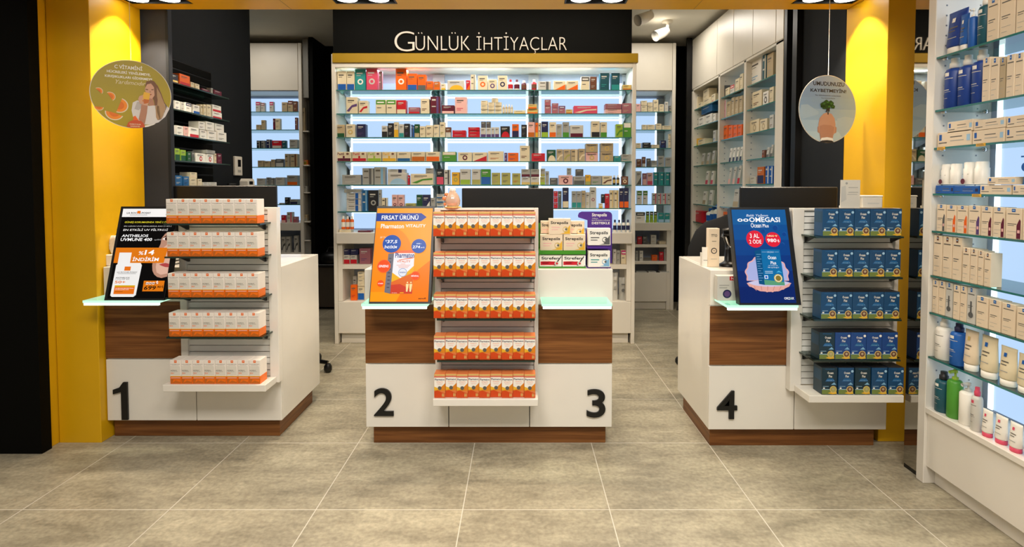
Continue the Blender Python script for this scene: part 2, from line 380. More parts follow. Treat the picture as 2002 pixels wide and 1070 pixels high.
for a, c in ((-1.527, -1.49), (.885, .922)): ub('cubby_side', a, c, UY+.01, 5.03, .36, .847, M_WHITE2)
ub('cubby_shelf', -1.49, .885, UY+.01, 5.03, .63, .667, M_WHITE2, .002)
ub('cubby_divider', -.7, -.67, UY+.01, 5.03, .36, .847, M_WHITE2); ub('cubby_divider', .06, .09, UY+.01, 5.03, .36, .847, M_WHITE2)
for a, c in ((-1.527, -.68), (-.677, .07), (.073, .922)): ub('base_door', a, c, UY, UY+.02, .09, .357, M_WHITE2, .002)
ub('base_cabinet', UX0+.032, UX1-.032, UY+.02, 5.03, .09, .357, M_WHITE2)
ub('kick_board', UX0+.045, UX1-.045, UY+.04, UY+.06, 0, .09, M_WHITE2)

# ------------------------------------------------------------------ products
def carton(w, h, d, c1, c2, st='b', seed=0):
    q = MB(); rn = random.Random(seed); q.box(-w/2, w/2, 0, d, 0, h, c1, min(.0015, w*.03))
    ink = 'ink' if c1 in ('cream', 'white', 'grey', 'lgrey', 'beige', 'yellow', 'lime', 'tan', 'olive', 'rosy', 'gold', 'lblue', 'orange') else 'lgrey'
    X = lambda t: -w/2+w*(.04+.92*t); Z = lambda t: h*(.03+.94*t)
    s = st[0]
    if s == 'b': q.rect(X(0), Z(0), X(1), Z(.32), c2)
    elif s == 't': q.rect(X(0), Z(.68), X(1), Z(1), c2)
    elif s == 'h': q.rect(X(0), Z(0), X(1), Z(.5), c2)
    elif s == 'c': q.disc(0, Z(.4), min(w, h)*.27, c2); q.disc(0, Z(.4), min(w, h)*.14, c1, 2)
    elif s == 'd': q.poly([(X(0), Z(0)), (X(1), Z(0)), (X(1), Z(.62)), (X(.5), Z(.3))], c2)
    elif s == 'w': q.poly([(X(0), Z(.15)), (X(.25), Z(.1)), (X(.55), Z(.38)), (X(1), Z(.45)), (X(1), Z(.62)), (X(.5), Z(.52)), (X(.2), Z(.3))], c2)
    elif s == 'v': q.rect(X(.62), Z(0), X(.85), Z(1), c2)
    elif s == 'e': q.disc(X(.55), Z(0), w*.42, c2, rz=h*.5, a0=0, a1=180)
    if s not in 'tv': q.rect(X(.12), Z(.78), X(.74), Z(.85), ink, 2); q.rect(X(.12), Z(.69), X(.55), Z(.715), ink, 2)
    else: q.rect(X(.12), Z(.78), X(.55 if s == 'v' else .85), Z(.88), 'white' if s == 't' else ink, 3); q.rect(X(.1), Z(.4), X(.55), Z(.46), ink, 2)
    if s == 'p': q.rect(X(.12), Z(.3), X(.7), Z(.34), c2, 2); q.rect(X(.12), Z(.2), X(.5), Z(.24), c2, 2)
    if 'L' in st: q.rect(X(.02), Z(.6), X(.98), Z(.98), c1, 3); q.text('Pastil', X(.04), Z(.66), X(.52), Z(.95), c2, 4, .03, res=1); q.disc(X(.78), Z(.8), w*.1, 'brown', 4, rz=h*.1); q.disc(X(.5), Z(.45), w*.07, c2, 3, rz=h*.13)
    if 'N' in st: q.text('Strepsils', X(.04), Z(.74), X(.9), Z(.92), 'dark', 4, .03, res=1)
    if 'z' in st: q.rect(X(.3), Z(.5), X(.7), Z(.56), c2, 2)
    return q
def bottle(w, h, c1, c2, cap=.22, n=18):
    """body mesh and cap mesh, centred on x, y from 0 to w"""
    r = w/2; q = MB(); zb = h*(1-cap)
    q.lathe([(r*.92, 0), (r, h*.02), (r, zb*.86), (r*.8, zb*.95), (r*.45, zb)], c1, (0, r, 0), n)
    q.lathe([(r*1.01, h*.18), (r*1.01, zb*.7)], c2 if c2 != c1 else 'white', (0, r, 0), n)
    k = MB(); k.lathe([(r*.5, zb), (r*.52, h*.97), (r*.44, h)], 'white' if c1 != 'white' else c2, (0, r, 0), n)
    return q, k
FRONTS = {'Y': 0, 'R': -90, 'L': 90}
PLACED = []
def put_row(spec, where, plane, face, zs, group, scale_d=.09, back=.13, first='from left', big=False, keep=None):
    """spec: lines 'x0 x1 ytop c1 c2 style desc'; the row stands on height zs"""
    rows = [l.split(None, 6) for l in spec.strip().splitlines()]; rows.sort(key=lambda r: float(r[0].split('@')[0]))
    for i, r in enumerate(rows):
        zb = zs; x0, x1 = float(r[0]), float(r[1]); yt = r[2]; base = None
        if '@' in yt: yt, base = yt.split('@'); base = float(base)
        yt = float(yt); c1, c2, st, desc = r[3], r[4], r[5], r[6]
        off = back if '>' in st else 0
        jit = (i % 3)*.004
        if face == 'Y':
            Yp = plane+off+jit; A = atY(x0, yt, Yp); B = atY(x1, yt, Yp); w = B.x-A.x; ctr = ((A.x+B.x)/2, Yp)
            z0 = zb if base is None else atY(x0, base, Yp).z; h = A.z-z0
        else:
            sg = 1 if face == 'R' else -1; Xp = plane+sg*(off+jit); A = atX(x0, yt, Xp); B = atX(x1, yt, Xp); w = abs(B.y-A.y); ctr = (Xp, (A.y+B.y)/2)
            z0 = zb if base is None else atX(x0, base, Xp).z; h = A.z-z0
        w = w*.96; h = max(h, .012); loc = (ctr[0], ctr[1], z0+.0003)
        d = min(scale_d, max(.03, w*.9)); rz = R(FRONTS[face])
        nm = 'carton'; cat = 'box'
        if 'B' in st:
            q, k = bottle(w, h, c1, c2); o = q.build('bottle', None, loc, rz); k.build('cap', o); cat = 'bottle'
        elif 'T' in st:
            q, k = tube_prod(w, h, c1, c2); o = q.build('squeeze_tube', None, loc, rz); k.build('cap', o); cat = 'tube'
        elif 'F' in st:          # a leaning flat pack
            q = carton(w*.55, h, .02, c1, c2, 'b')
            for kk in range(len(q.v)): v = q.v[kk]; q.v[kk] = (v[0]+v[2]*.35-h*.17, v[1], v[2])
            o = q.build('flat_pack', None, loc, rz); cat = 'packet'
        elif 'P' in st: o = pouch(w, h, c1, c2).build('pouch', None, loc, rz); cat = 'bag'
        else:
            q = carton(w, h, d, c1, c2, st, i)
            if 'Q' in st: logo_sq(q, w, h)
            o = q.build(nm, None, loc, rz)
        tag(o, f'{desc}, {ordn(i+1)} {first}, {where}', cat, group); PLACED.append(o)
def tube_prod(w, h, c1, c2, flip=False):
    q = MB(); r = w/2; zc = h*.16; n = 16; vs = []; fs = []
    lev = [(zc, .8, .8), (zc+h*.04, 1, .85), (h*.5, 1, .6), (h*.9, 1.02, .18), (h, 1.04, .06)]
    for z, a, c in lev:
        for i in range(n): t = 2*math.pi*i/n; vs.append((r*a*math.cos(t), r*.8+r*c*math.sin(t)*.8, z))
    for j in range(len(lev)-1):
        for i in range(n): k = (i+1) % n; fs.append((j*n+i, j*n+k, (j+1)*n+k, (j+1)*n+i))
    fs.append(tuple(range(n))[::-1]); fs.append(tuple(range(4*n, 5*n))); q.add(vs, fs, c1, True)
    def fy(z): t = (z-zc)/(h-zc); return r*.8-r*.8*(.85*(1-t)+.1*t)-.002
    for x0, x1, z0, z1, cc in ((-.35, .0, .74, .84, c2), (-.5, .4, .60, .63, 'ink'), (-.5, .2, .52, .545, 'ink'), (-.5, .5, .36, .38, 'grey')):
        a, b_ = h*z0, h*z1; q.add([(r*x0, fy(a), a), (r*x1, fy(a), a), (r*x1, fy(b_), b_), (r*x0, fy(b_), b_)], [(0, 1, 2, 3)], c2 if cc == c2 else cc)
    k = MB(); k.lathe([(r*.78, 0), (r*.82, h*.01), (r*.82, zc*.95), (r*.7, zc)], c2 if c1 in ('white',) else 'white', (0, r*.8, 0), n, sy=.8)
    return q, k
def pouch(w, h, c1, c2):
    q = MB(); nx, nz = 8, 10; vs = []; fs = []
    for s in (-1, 1):
        for j in range(nz+1):
            for i in range(nx+1):
                u = i/nx; v = j/nz; th = .035*math.sin(math.pi*u)**.5*(1-v)**.5 if v < 1 else 0
                wob = .003*math.sin(9*u+7*v*s); vs.append(((u-.5)*w*(1-.06*math.sin(v*3)), .04+s*(th+wob), v*h))
    m = (nx+1)*(nz+1)
    for s in (0, 1):
        for j in range(nz):
            for i in range(nx):
                a = s*m+j*(nx+1)+i; f = (a, a+1, a+nx+2, a+nx+1); fs.append(f if s == 0 else f[::-1])
    q.add(vs, fs, c1, True); q.disc(0, h*.45, w*.22, c2, 1, 0); q.rect(-w*.25, h*.7, w*.25, h*.74, c2, 1, 0)
    return q
def logo_sq(q, w, h):
    s = min(w*.2, h*.1)
    q.rect(-s/2, h*.88-s, s/2, h*.88+s*.4, 'blue', 3)
ZN = ('top shelf', 'second shelf', 'third shelf', 'fourth shelf', 'fifth shelf', 'sixth shelf')
# central unit: (bay, shelf) -> rows in pixels, placed on the plane of the shelf
CU = {}
CU[0, 0] = '''659 677 139.5 cream blue b cream carton with blue sphere base
677.5 693 139.5 cream blue b second cream carton with blue base
693.5 715 135 teal white c tall teal carton with dropper picture
715.5 738 134 pink lgrey c tall pink carton
740 747 140 mauve dgrey v slim dark mauve carton
773 795 134 orange white c tall orange carton with dropper picture
796 815.5 144 orange blue b orange carton with blue base
816 833 146 orange dgrey b orange carton with grey base
834 847 159 orange amber b small low orange carton
848 860 160 amber orange b small amber carton'''
CU[0, 1] = '''676 699 190 cream purple w cream carton with grey swoosh
701 719 197 cream red w cream carton with red swoosh
734 754.5 195 cream green t cream carton with green top
755 774.5 195 cream green t second cream and green carton
775 794 196 red cream b red carton with pale base
798 821 210 mauve red b low mauve carton
822 839.5 193 cream brown p plain cream carton
841 861 189 maroon purple v tall dark maroon carton'''
CU[0, 2] = '''656 674 244 tan dgreen b tan carton with green base
676 694 243 cream gold c cream carton with gold emblem
697 715 243 navy purple p navy carton
746 757.5 246 lgrey dark h half dark carton
758 769.5 241 dark grey p dark carton
770 779 239 cream yellow h cream and yellow carton
780 789.5 243 lgrey teal b pale carton with teal base
790 801 242 dark purple p dark purple carton
804 806 244 navy blue p very thin navy leaflet box
807 809 245 blue navy p very thin blue leaflet box
810 820 243 dgreen tan b dark green carton
820.5 832 247 cream tan p low cream carton
832.5 847 245 cream brown p wide cream carton
847.5 858.5 244 cream grey p cream carton with grey print'''
CU[0, 3] = '''657 687 297 cream maroon bL cream lozenge carton with maroon band
687.5 717 297 cream red bL cream lozenge carton with red band
717.5 746 297 cream lime bL cream lozenge carton with green band
746.5 775 297 cream yellow bL cream lozenge carton with yellow band
775.5 803 297 cream ocean b cream lozenge carton with blue band
803.5 831.5 297 cream amber h cream carton with amber lower half
832 860 297 cream orange h cream carton with orange lower half'''
CU[0, 4] = '''668 706 342 grey lgrey p wide low grey carton
708 730 329 grey dgrey v tall silver grey carton
731 753 327 grey lblue v tallest silver grey carton
757 796 338 lgrey sky e wide pale carton with blue wave
757.5 792 331@338.5 lgrey navy v pale carton peeking above the wide one
797 801 343 red dark p narrow red carton edge
802 848 340 cream green w cream carton with green leaf
832 848 329@340.5 grey dgrey p grey carton topping leaf carton'''
CU[0, 5] = '''677 706 377.5@389 lgrey blue v pale blue-ended carton, topmost of stack
677 706 389.5@401 lgrey blue v pale blue-ended carton, middle of stack
677 706 401.5 lgrey blue v pale blue-ended carton, bottom of stack
672 706 370@377 grey dgrey p flat grey carton lying on stack
707.5 719 372 ocean lblue v tall blue carton
720 739.5 372 dark grey c tall black carton with ring
740 745.5 371 grey tan p slim grey carton
746 757 387 cream dgrey v short cream carton
766 777.5 381 rosy maroon c rosy carton with maroon dot
778 790 381 rosy maroon c second rosy carton with maroon dot
792 813 398 olive tan b low olive carton
814 825.5 381 dgreen green b dark green carton
826 841 381 navy white d blue green carton with white chevron
842 851 387 grey mauve p grey carton'''
CU[1, 0] = '''862 871 164 cream yellow b small cream carton
874 908 157 lgrey yellow e wide pale carton with yellow arc
911 919 157 red orange d red and orange carton
920 930 146 cream grey v tall cream carton
934 953.5 148 cream orange c cream carton with orange circle
954 971.5 155 cream purple c cream carton with coloured dots
973 992 148 cream navy c cream carton with navy circle
993 1003 155 white red B white tablet bottle with red cap
1005 1016 155 white maroon B white bottle with maroon cap
1019 1030 157 maroon brown B brown glass bottle'''
CU[1, 1] = '''863 888.5 206 maroon rosy b low maroon carton
889 913 190 rosy pink p tall pale pink carton
940 953.5 197@205 cream tan p cream carton, top of first stack
940 953.5 205.5@214 cream tan p cream carton, middle of first stack
940 953.5 214.5 cream tan p cream carton, bottom of first stack
954 967 200@207.5 cream tan p cream carton, top of second stack
954 967 208@215 cream gold p cream carton, middle of second stack
954 967 215.5 cream gold p cream carton, bottom of second stack
961 974 192@199.5 cream dgrey p cream carton crowning the stacks
967.5 981 200@207.5 cream tan p cream carton, top of third stack
967.5 981 208@215 cream tan p cream carton, middle of third stack
967.5 981 215.5 cream tan p cream carton, bottom of third stack
982 987 205 tan cream B small tan vial
987.5 992.5 204 tan cream B small tan vial
993 998 204 tan cream B small tan vial
998.5 1003 205 tan cream B small tan vial
1004 1028 216 cream yellow b flat cream carton lying down
1030 1052 213 gold orange b gold carton under another
1032 1050 204@212.5 gold orange b gold carton on another'''
CU[1, 2] = '''859.5 870.5 239 cream olive p tall cream carton
871 882 249 brown lgrey h brown and white carton
884 911 255@262 red pink p red cylinder pack, upper
884 911 262.5 red pink p red cylinder pack, lower
915 938 249@255.5 red pink p red pack, top of three
915 938 256@262 red pink p red pack, middle of three
915 938 262.5 red pink p red pack, bottom of three
939.5 950 250 lgrey purple b grey purple carton
940.5 950 238@249.5 dgrey purple p dark grey carton on top
950.5 960 250 lgrey purple b grey purple carton
950.5 959.5 238@249.5 dgrey purple p dark grey carton on top
960.5 967 249 lgrey purple b slim grey purple carton
967.5 976 249 lgrey purple b grey purple carton
978 997 247 dark red e black carton with red flower
1001 1014.5 243 orange navy h orange and navy carton
1019 1030.5 244 dark dgrey p black carton
1032 1045.5 239 rosy amber b peach carton with amber base'''
CU[1, 3] = '''864 892 297 green cream t green grape carton
895 923 298 cream maroon c cream carton with maroon circle
923.5 953 298 cream red d cream carton with red corner
953.5 985 296 cream amber p cream carton with brown twig print
986 992 299 purple rosy p small purple carton
992.5 1014 299 orange purple p stack of orange purple cartons
1016 1036 285 cream brown p tall cream carton with brown twig'''
CU[1, 4] = '''853 867.5 331 dark pink h black carton with pink lower half
868 880 332 lgrey dark v white and black carton
883 898.5 337 yellow olive c olive yellow carton
899 920 331 lgrey lime b grey carton with lime base
922 939.5 331 lgrey olive b grey carton with small leaf
940 959.5 331 green blue h green and blue carton
961 978 338 olive tan p olive tan carton
980 998 338 olive dgrey p olive carton with dark print
1001 1018 339 olive amber p low olive amber carton
1019 1037 331@346 grey maroon b grey carton with maroon band, upper
1019 1037 346.5 lgrey gold b pale carton, lower
1037.5 1055 331@346 grey maroon b grey carton with maroon band, upper
1037.5 1055 346.5 lgrey gold b pale carton, lower'''
CU[1, 5] = '''853.5 867 380@388 lgrey ocean b pale blue carton, top of stack
853.5 867 388.5@397 lgrey ocean b pale blue carton, middle of stack
853.5 867 397.5 lgrey ocean b pale blue carton, bottom of stack'''
CU[2, 0] = '''1039 1049.5 155 red brown B reddish brown bottle
1052 1077.5 159 lgrey dgrey v wide pale carton with dark stripe
1082 1106.5 158 cream orange d cream carton with orange corner
1107 1131 158 cream orange d second cream carton with orange corner
1136 1153 150 cream dgrey t cream carton with dark top
1154 1167 150 brown grey p brown carton
1173 1191.5 143 dteal teal p tall dark teal carton
1195 1212 143 dteal teal b tall teal carton
1217 1234.5 166 gold amber b small gold carton'''
CU[2, 1] = '''1065 1077 195@207 mauve pink p mauve carton on top
1065 1078 207.5 mauve pink p mauve carton below
1079 1092 202@211 mauve pink p mauve carton on top
1079 1092 211.5 mauve pink p mauve carton below
1092.5 1105.5 207 mauve purple t mauve carton with dark top
1106.5 1119.5 214 gold amber b low gold carton
1121 1169 207 pink cream w wide pink carton with cream wave
1183 1215.5 203@213 mauve grey p long mauve carton on top
1183 1215.5 213.5 rosy mauve p long rosy carton below
1216 1234.5 202 mauve tan p greyish mauve carton'''
CU[2, 2] = '''1046.5 1052 240 orange yellow b slim orange carton
1052.5 1058 240 cream dark v slim cream carton
1058.5 1072 238 navy lime b navy carton with lime base
1074 1087.5 239 cream orange b cream carton with orange base
1088 1099 243 grey olive p grey green carton
1100 1113 239 grey green b grey carton with green base
1114 1141 245 lgrey maroon b wide grey carton with maroon dots
1156 1173 237 cream dark b cream carton with dark base
1174 1187 239 cream green b cream carton with green base
1204 1218 243 lime green w lime green carton
1219 1234 240 green white t green carton with white top'''
CU[2, 3] = '''1039 1066 300 red maroon p low red carton
1069 1087 293 dgreen cream e dark green carton
1088 1101 292 tan cream w tan carton with white curve
1101.5 1115.5 292 tan olive w tan carton with olive curve
1116 1130.5 292 tan cream v tan carton with white stripe
1131 1144 291 tan cream w tan carton with pale curve
1145 1169.5 281@298 tan gold cN tan lozenge carton on top
1145 1169.5 298.5 rosy gold cN rosy lozenge carton below
1174 1199.5 280@297.5 tan gold cN tan lozenge carton on top
1174 1199.5 298 tan gold cN tan lozenge carton below
1200 1213.5 305 teal dteal p flat teal carton
1214.5 1234.5 302 grey teal p grey green carton'''
CU[2, 4] = '''1056 1066 346 olive lime b olive carton with lime base
1056.5 1066 330@345.5 grey olive b grey carton on the olive one
1066.5 1073.5 335 grey olive p slim grey carton
1075 1091 348 dgrey grey p low dark grey carton
1092 1120 343 rosy maroon c pink and white carton
1108.5 1117 329@342.5 grey dgrey p small grey carton on pink one
1121 1144 345 grey dgrey h grey carton
1125.5 1141 331@344.5 dgrey dark p dark grey carton on grey one
1144.5 1155 342 yellow olive b mustard yellow carton
1155.5 1176 344 grey green p grey green carton
1177 1197 344 cream brown w cream and brown carton
1198 1204.5 343 dark gold B small black bottle
1205.5 1212 343 dark gold B second small black bottle
1215 1228.5 345 brown cream c square brown carton'''
CU[2, 5] = '''1082.5 1090.5 374@385 red pink p red carton, top of stack
1082.5 1090.5 385.5@396 red pink p red carton, middle of stack
1082.5 1090.5 396.5 red pink p red carton, bottom of stack
1091 1098 374 dgrey teal p teal grey carton
1100 1112 367 navy cream b tall dark carton with cream base
1118 1127 374 grey teal b grey carton with teal base
1127.5 1136.5 374 grey teal b grey carton with teal base
1137 1145 373 tan grey p tan grey carton
1145.5 1153 376 lgrey olive p pale grey carton
1153.5 1166 366 lgrey mauve c tallest pale carton
1171 1178.5 398 cream yellow b tiny cream carton
1175.5 1182.5 380@397.5 dark navy p black case on tiny cream carton
1183 1191.5 379 red maroon p red case
1192 1200 372 cream gold v cream carton with stripe
1200.5 1210 372 cream gold v gold striped cream carton
1211 1219.5 368 navy orange b navy tube with orange base
1220 1229.5 368 navy orange b second navy tube with orange base'''
BN = ('left bay', 'middle bay', 'right bay')
for (b_, r_), spec in CU.items():
    z = ZS[r_] if r_ < 5 else (1.112, 1.139, 1.139)[b_]
    put_row(spec, f'{ZN[r_]}, {BN[b_]}, central unit', 4.73, 'Y', z, f'products on the {ZN[r_]} of the central unit')
put_row('''663 686 449 cream tan p flat cream carton
666 674 423@448.5 orange white BT2 orange and white tube
674.5 682.5 423@448.5 orange white B orange and white tube
683 691 423@448.5 orange white B orange and white tube
699 725 451 maroon dark p flat dark maroon carton
1199 1206.5 430 white navy B white bottle
1207.5 1215 430 white navy B white bottle
1216 1223.5 430 white navy B white bottle
1224.5 1232 430 white navy B white bottle'''.replace('BT2', 'B'), 'counter ledge, central unit', 4.72, 'Y', .937, 'products on the ledge of the central unit')
put_row('''671 684 499 lgrey red h white and red carton
684.5 698 499 lgrey red h white and red carton
671 684 488@498.5 navy dgrey p navy carton on red one
684.5 700 488@498.5 navy dgrey p navy carton on red one
702 724 486 mauve purple p large greyish mauve carton
1199 1205 488 lgrey tan p pale carton
1205.5 1212.5 490 grey dgrey p grey carton
1214 1227 489 cream magenta t cream carton with magenta top''', 'upper cubby, central unit', 4.74, 'Y', .667, 'products in the upper cubbies of the central unit')
put_row('''685 698 558 orange red p bright orange carton
699 712.5 560 cream blue h cream and blue carton
699 712.5 546@559.5 cream tan p cream carton on blue one
699 712.5 532@545.5 cream dgrey p cream carton, highest of stack
690 697 540 lgrey tan p> pale carton behind orange one
1196 1210 534 lgrey grey P crinkled silver pouch
1211 1226 544 grey dgrey P grey pouch with round mark''', 'lower cubby, central unit', 4.74, 'Y', .358, 'products in the lower cubbies of the central unit')

# ------------------------------------------------------------------ far units (left and right of the central one)
def far_unit(x0, x1, label, cubbies, px):
    cx = (x0+x1)/2; u = empty('wall_shelving_unit', (cx, 6.2, 0), label, 'shelving unit')
    def b(name, a, c, y0, y1, z0, z1, m, bv=.002):
        q = MB(); q.box(a-cx, c-cx, y0-6.2, y1-6.2, z0, z1, m, bv); return q.build(name, u)
    b('side_panel', x0-.03, x0, 6.0, 6.4, 0, 2.83, M_WHITE2); b('side_panel', x1, x1+.035, 6.0, 6.4, 0, 2.83, M_WHITE2)
    b('cupboard', x0, x1, 6.02, 6.4, 2.33, 2.83, M_CAB)
    xs = [x0, x0+(.10 if cubbies else .17), x1]
    for i in range(2): b('cupboard_door', xs[i]+.003, xs[i+1]-.003, 6.0, 6.02, 2.335, 2.828, M_CAB)
    b('back_panel', x0, x1, 6.36, 6.4, 0, 2.33, mat('blue_grey_back', 'A9B2C4', .4))
    b('light_panel', x0+.005, x1-.08*cubbies-.005, 6.34, 6.36, .94, 2.30, M_PANEL)
    if cubbies: b('led_strip', x1-.10, x1-.082, 6.33, 6.34, .94, 2.25, M_LED); b('upright', x1-.08, x1-.002, 6.33, 6.36, .94, 2.3, M_UP)
    for z in (2.115,)+ZS[1:]+(1.13,): 
        q = shelf('glass_shelf', x0+.003-cx, x1-.003-cx, 6.02-6.2, 6.33-6.2, z, u)
    b('ledge', x0, x1, 5.99, 6.34, .852, .934, M_WHITE2)
    if cubbies:
        for z in (.70, .52): b('cubby_shelf', x0, x1-.04, 6.01, 6.36, z-.03, z, M_WHITE2)
        b('base_door', x0, x1-.04, 6.0, 6.02, .09, .40, M_WHITE2); b('kick_board', x0, x1-.04, 6.04, 6.06, 0, .09, M_WHITE2); b('side_filler', x1-.04, x1, 6.01, 6.36, 0, .852, M_WHITE2)
        b('cubby_floor', x0, x1-.04, 6.02, 6.36, .33, .355, M_WHITE2)
    else:
        b('cubby_shelf', x0, x1, 6.01, 6.36, .58, .61, M_WHITE2); b('base_door', x0, x1, 6.0, 6.02, .05, .58, M_WHITE2)
    return u
far_unit(-3.25, -2.345, 'white backlit shelving at back left, partly behind charcoal wall', False, 0)
far_unit(1.05, 1.60, 'white backlit shelving at back right, beside the narrow dark post', True, 0)
BR = [('''1243.5 1252.5 203 rosy cream p pale pink carton
1253.5 1265.5 197@206 cream tan p cream carton on top
1253.5 1265.5 206.5 cream tan p cream carton below
1266.5 1276.5 200@208 cream tan p cream carton on top
1266.5 1276.5 208.5 cream tan p cream carton below
1277.5 1287.5 195 cream dgrey p taller cream carton
1289 1298.5 204 cream tan p low cream carton
1300 1306.5 199 lgrey tan p slim pale carton
1307.5 1316 207 dgrey cream p dark low carton'''),
'''1255.5 1264.5 244 cream tan p low cream carton
1265.5 1280.5 244 cream tan p low wide cream carton
1282.5 1293.5 242 cream tan p cream carton
1294.5 1316 246 cream tan p long flat cream carton''',
'''1243.5 1253.5 280 cream tan p small cream carton
1256.5 1272.5 279 dark grey p wide black carton
1273.5 1289.5 283 cream dgrey p flat cream carton
1291.5 1302.5 275 navy blue p navy carton
1306.5 1315.5 262@272 cream tan p cream carton on stack
1306.5 1315.5 272.5 cream tan p cream carton under stack''',
'''1244.5 1254.5 311 brown grey p brown grey carton
1255.5 1262.5 307 brown lgrey b brown carton
1264.5 1272.5 310 dgrey brown p dark grey carton
1273.5 1284.5 314 grey lgrey b low grey carton
1286.5 1298.5 305 grey dteal p tall grey green carton
1300.5 1313.5 308 grey tan p grey tan carton''',
'''1243.5 1254.5 335 lgrey dgrey d white carton with dark swoosh
1256.5 1264.5 339 mauve rosy h mauve carton
1265.5 1276.5 338 rosy pink b pink carton
1278.5 1289.5 337 teal dteal v teal carton
1290.5 1300.5 337 teal dteal v teal carton
1301.5 1312.5 337 teal dteal v teal carton''',
'''1245.5 1255.5 373 white green t white carton with green top
1257.5 1266.5 373 white green t white carton with green top
1275.5 1284.5 378 lgrey pink v white carton with pink stripe
1285.5 1294 378 lgrey pink v white carton with pink stripe
1295 1303.5 378 lgrey pink v white carton with pink stripe
1304.5 1313 378 lgrey pink v white carton with pink stripe''',
'''1242.5 1262 415 white dark t white carton with black top
1263.5 1269.5 414 lime dark t green carton with black top
1271 1277.5 414 lime dark t green carton with black top
1279 1284.5 414 lime dark t green carton with black top
1287 1298.5 417 teal sky b teal carton
1299.5 1311.5 417 teal sky b teal carton''']
BL = ['''499.5 508.5 199 lgrey magenta t carton with magenta top
509.5 517.5 201 lgrey mauve t pale carton
526.5 534.5 199 lgrey magenta t carton with magenta top
550.5 561.5 200 tan grey p tan carton
562.5 572.5 197 tan maroon t tan carton with maroon top
573.5 581 198 brown tan p brown carton''',
'''500.5 509.5 244 tan grey p low tan carton
510.5 518.5 235 tan grey p taller tan carton
533.5 537.5 232 maroon red p slim maroon carton
538 547.5 232 cream tan p cream carton
576.5 581.5 230 maroon tan v narrow maroon carton''',
'''501.5 509 275 dark grey v dark carton
510 518.5 275 dgrey grey v dark grey carton
520.5 529.5 273 navy grey v navy carton
531.5 550.5 275 red lgrey b red and white carton
551.5 559.5 275 dteal grey p dark teal carton
565.5 581.5 273 grey dgrey p wide grey carton''',
'''503.5 515 314 tan grey p low tan carton
516 528.5 315 tan cream p low cream carton
529.5 537.5 312 tan grey p tan carton
538.5 554.5 311 dgrey lgrey h dark and pale carton
556.5 566 301 tan grey v tall tan carton
567 581.5 301 tan brown v tall tan brown carton
558 568 317@325 red white c> small red round pack''',
'''501.5 518.5 349 lgrey grey p pale carton
520.5 528 347 grey dgrey v grey carton
529 537.5 348 grey dgrey v grey carton
538.5 556.5 347 lgrey grey p light grey carton
560.5 582 343 grey orange b grey carton with orange spot''',
'''545.5 554.5 397 grey dgrey p low grey carton
556.5 565.5 386 dark grey p black carton
566.5 582 390 grey navy h grey navy carton''',
'''549.5 558.5 421 red rosy b red carton
560.5 572 415 lgrey pink v white and pink carton
573 582 424 mauve red p mauve carton''']
for rr, (a, b_) in enumerate(zip(BR, BL)):
    z = ((2.115,)+ZS[1:]+(1.13, .934))[rr]; nm = (ZN+('bottom ledge',))[rr]
    put_row(a, f'{nm}, back right unit', 6.05, 'Y', z, 'products on the back right unit')
    put_row(b_, f'{nm}, back left unit', 6.05, 'Y', z, 'products on the back left unit')
put_row('''1246.5 1255.5 463 red dgrey p dull red carton
1256.5 1266 462 dgrey grey p dark grey carton
1272.5 1283.5 460 lgrey tan p white carton
1288.5 1308.5 472 cream tan p flat cream carton''', 'top cubby, back right unit', 6.06, 'Y', .70, 'products on the back right unit')
put_row('''1242.5 1248 491 grey lgrey p grey carton
1250.5 1257.5 491 white ink p white carton
1274.5 1285.5 499 orange red p orange carton
1289.5 1297.5 493 red maroon p red carton
1298.5 1308.5 487 grey lgrey p grey carton''', 'middle cubby, back right unit', 6.06, 'Y', .52, 'products on the back right unit')
put_row('''1243.5 1265 532 grey white b flat grey and white carton
1267.5 1283.5 533 grey white b flat grey and white carton
1289.5 1308.5 533 grey white b flat grey and white carton''', 'bottom cubby, back right unit', 6.0, 'Y', .40, 'products on the back right unit')
put_row('''549.5 558 463 lgrey dgrey w white carton with dark ticks
559 567.5 463 lgrey dgrey w white carton with dark ticks
574.5 582.5 461 lgrey dgrey w white carton with dark ticks''', 'cubby, back left unit', 6.06, 'Y', .61, 'products on the back left unit')
# column of shelves modelled in place of reflections in the glossy black wall
u = empty('reflection_column', (-2.28, 6.1, 0), 'narrow grey column modelling a shelf reflection beside the back left shelving', 'modelled reflection')
def cb(name, a, c, y0, y1, z0, z1, m): q = MB(); q.box(a+2.28, c+2.28, y0-6.1, y1-6.1, z0, z1, m, .002); return q.build(name, u)
cb('upper_panel', -2.305, -2.245, 6.02, 6.1, 2.26, 2.88, mat('grey_panel', '7C7A72', .5)); cb('back_panel', -2.305, -2.245, 6.12, 6.14, .9, 2.26, mat('dark_grey_panel', '53524E', .4))
cb('lower_panel', -2.305, -2.245, 6.02, 6.1, 0, .75, mat('grey_panel', '7C7A72', .5))
for z in (1.91, 1.55, 1.26, .95, .75): cb('shelf', -2.305, -2.245, 6.0, 6.12, z-.012, z, M_WHITE2)
put_row('''590.5 596 211 tan grey p tan carton''', 'top shelf, modelled reflection column', 6.03, 'Y', 1.91, 'products in the modelled reflection column')
put_row('''591 602 313 amber green c amber green pack''', 'second shelf, modelled reflection column', 6.03, 'Y', 1.55, 'products in the modelled reflection column')
put_row('''591 601 364 grey lgrey p grey carton''', 'third shelf, modelled reflection column', 6.03, 'Y', 1.26, 'products in the modelled reflection column')
put_row('''590.5 601 420 tan grey d tan carton''', 'fourth shelf, modelled reflection column', 6.03, 'Y', .95, 'products in the modelled reflection column')
bx('wall_inner_left', -2.243, -2.2, 6.03, 6.42, 0, 2.9, M_BLKW, kind='structure')
u = empty('low_cabinet', (-1.9, 6.1, 0), 'low dark brown cabinet against the black back wall', 'cabinet')
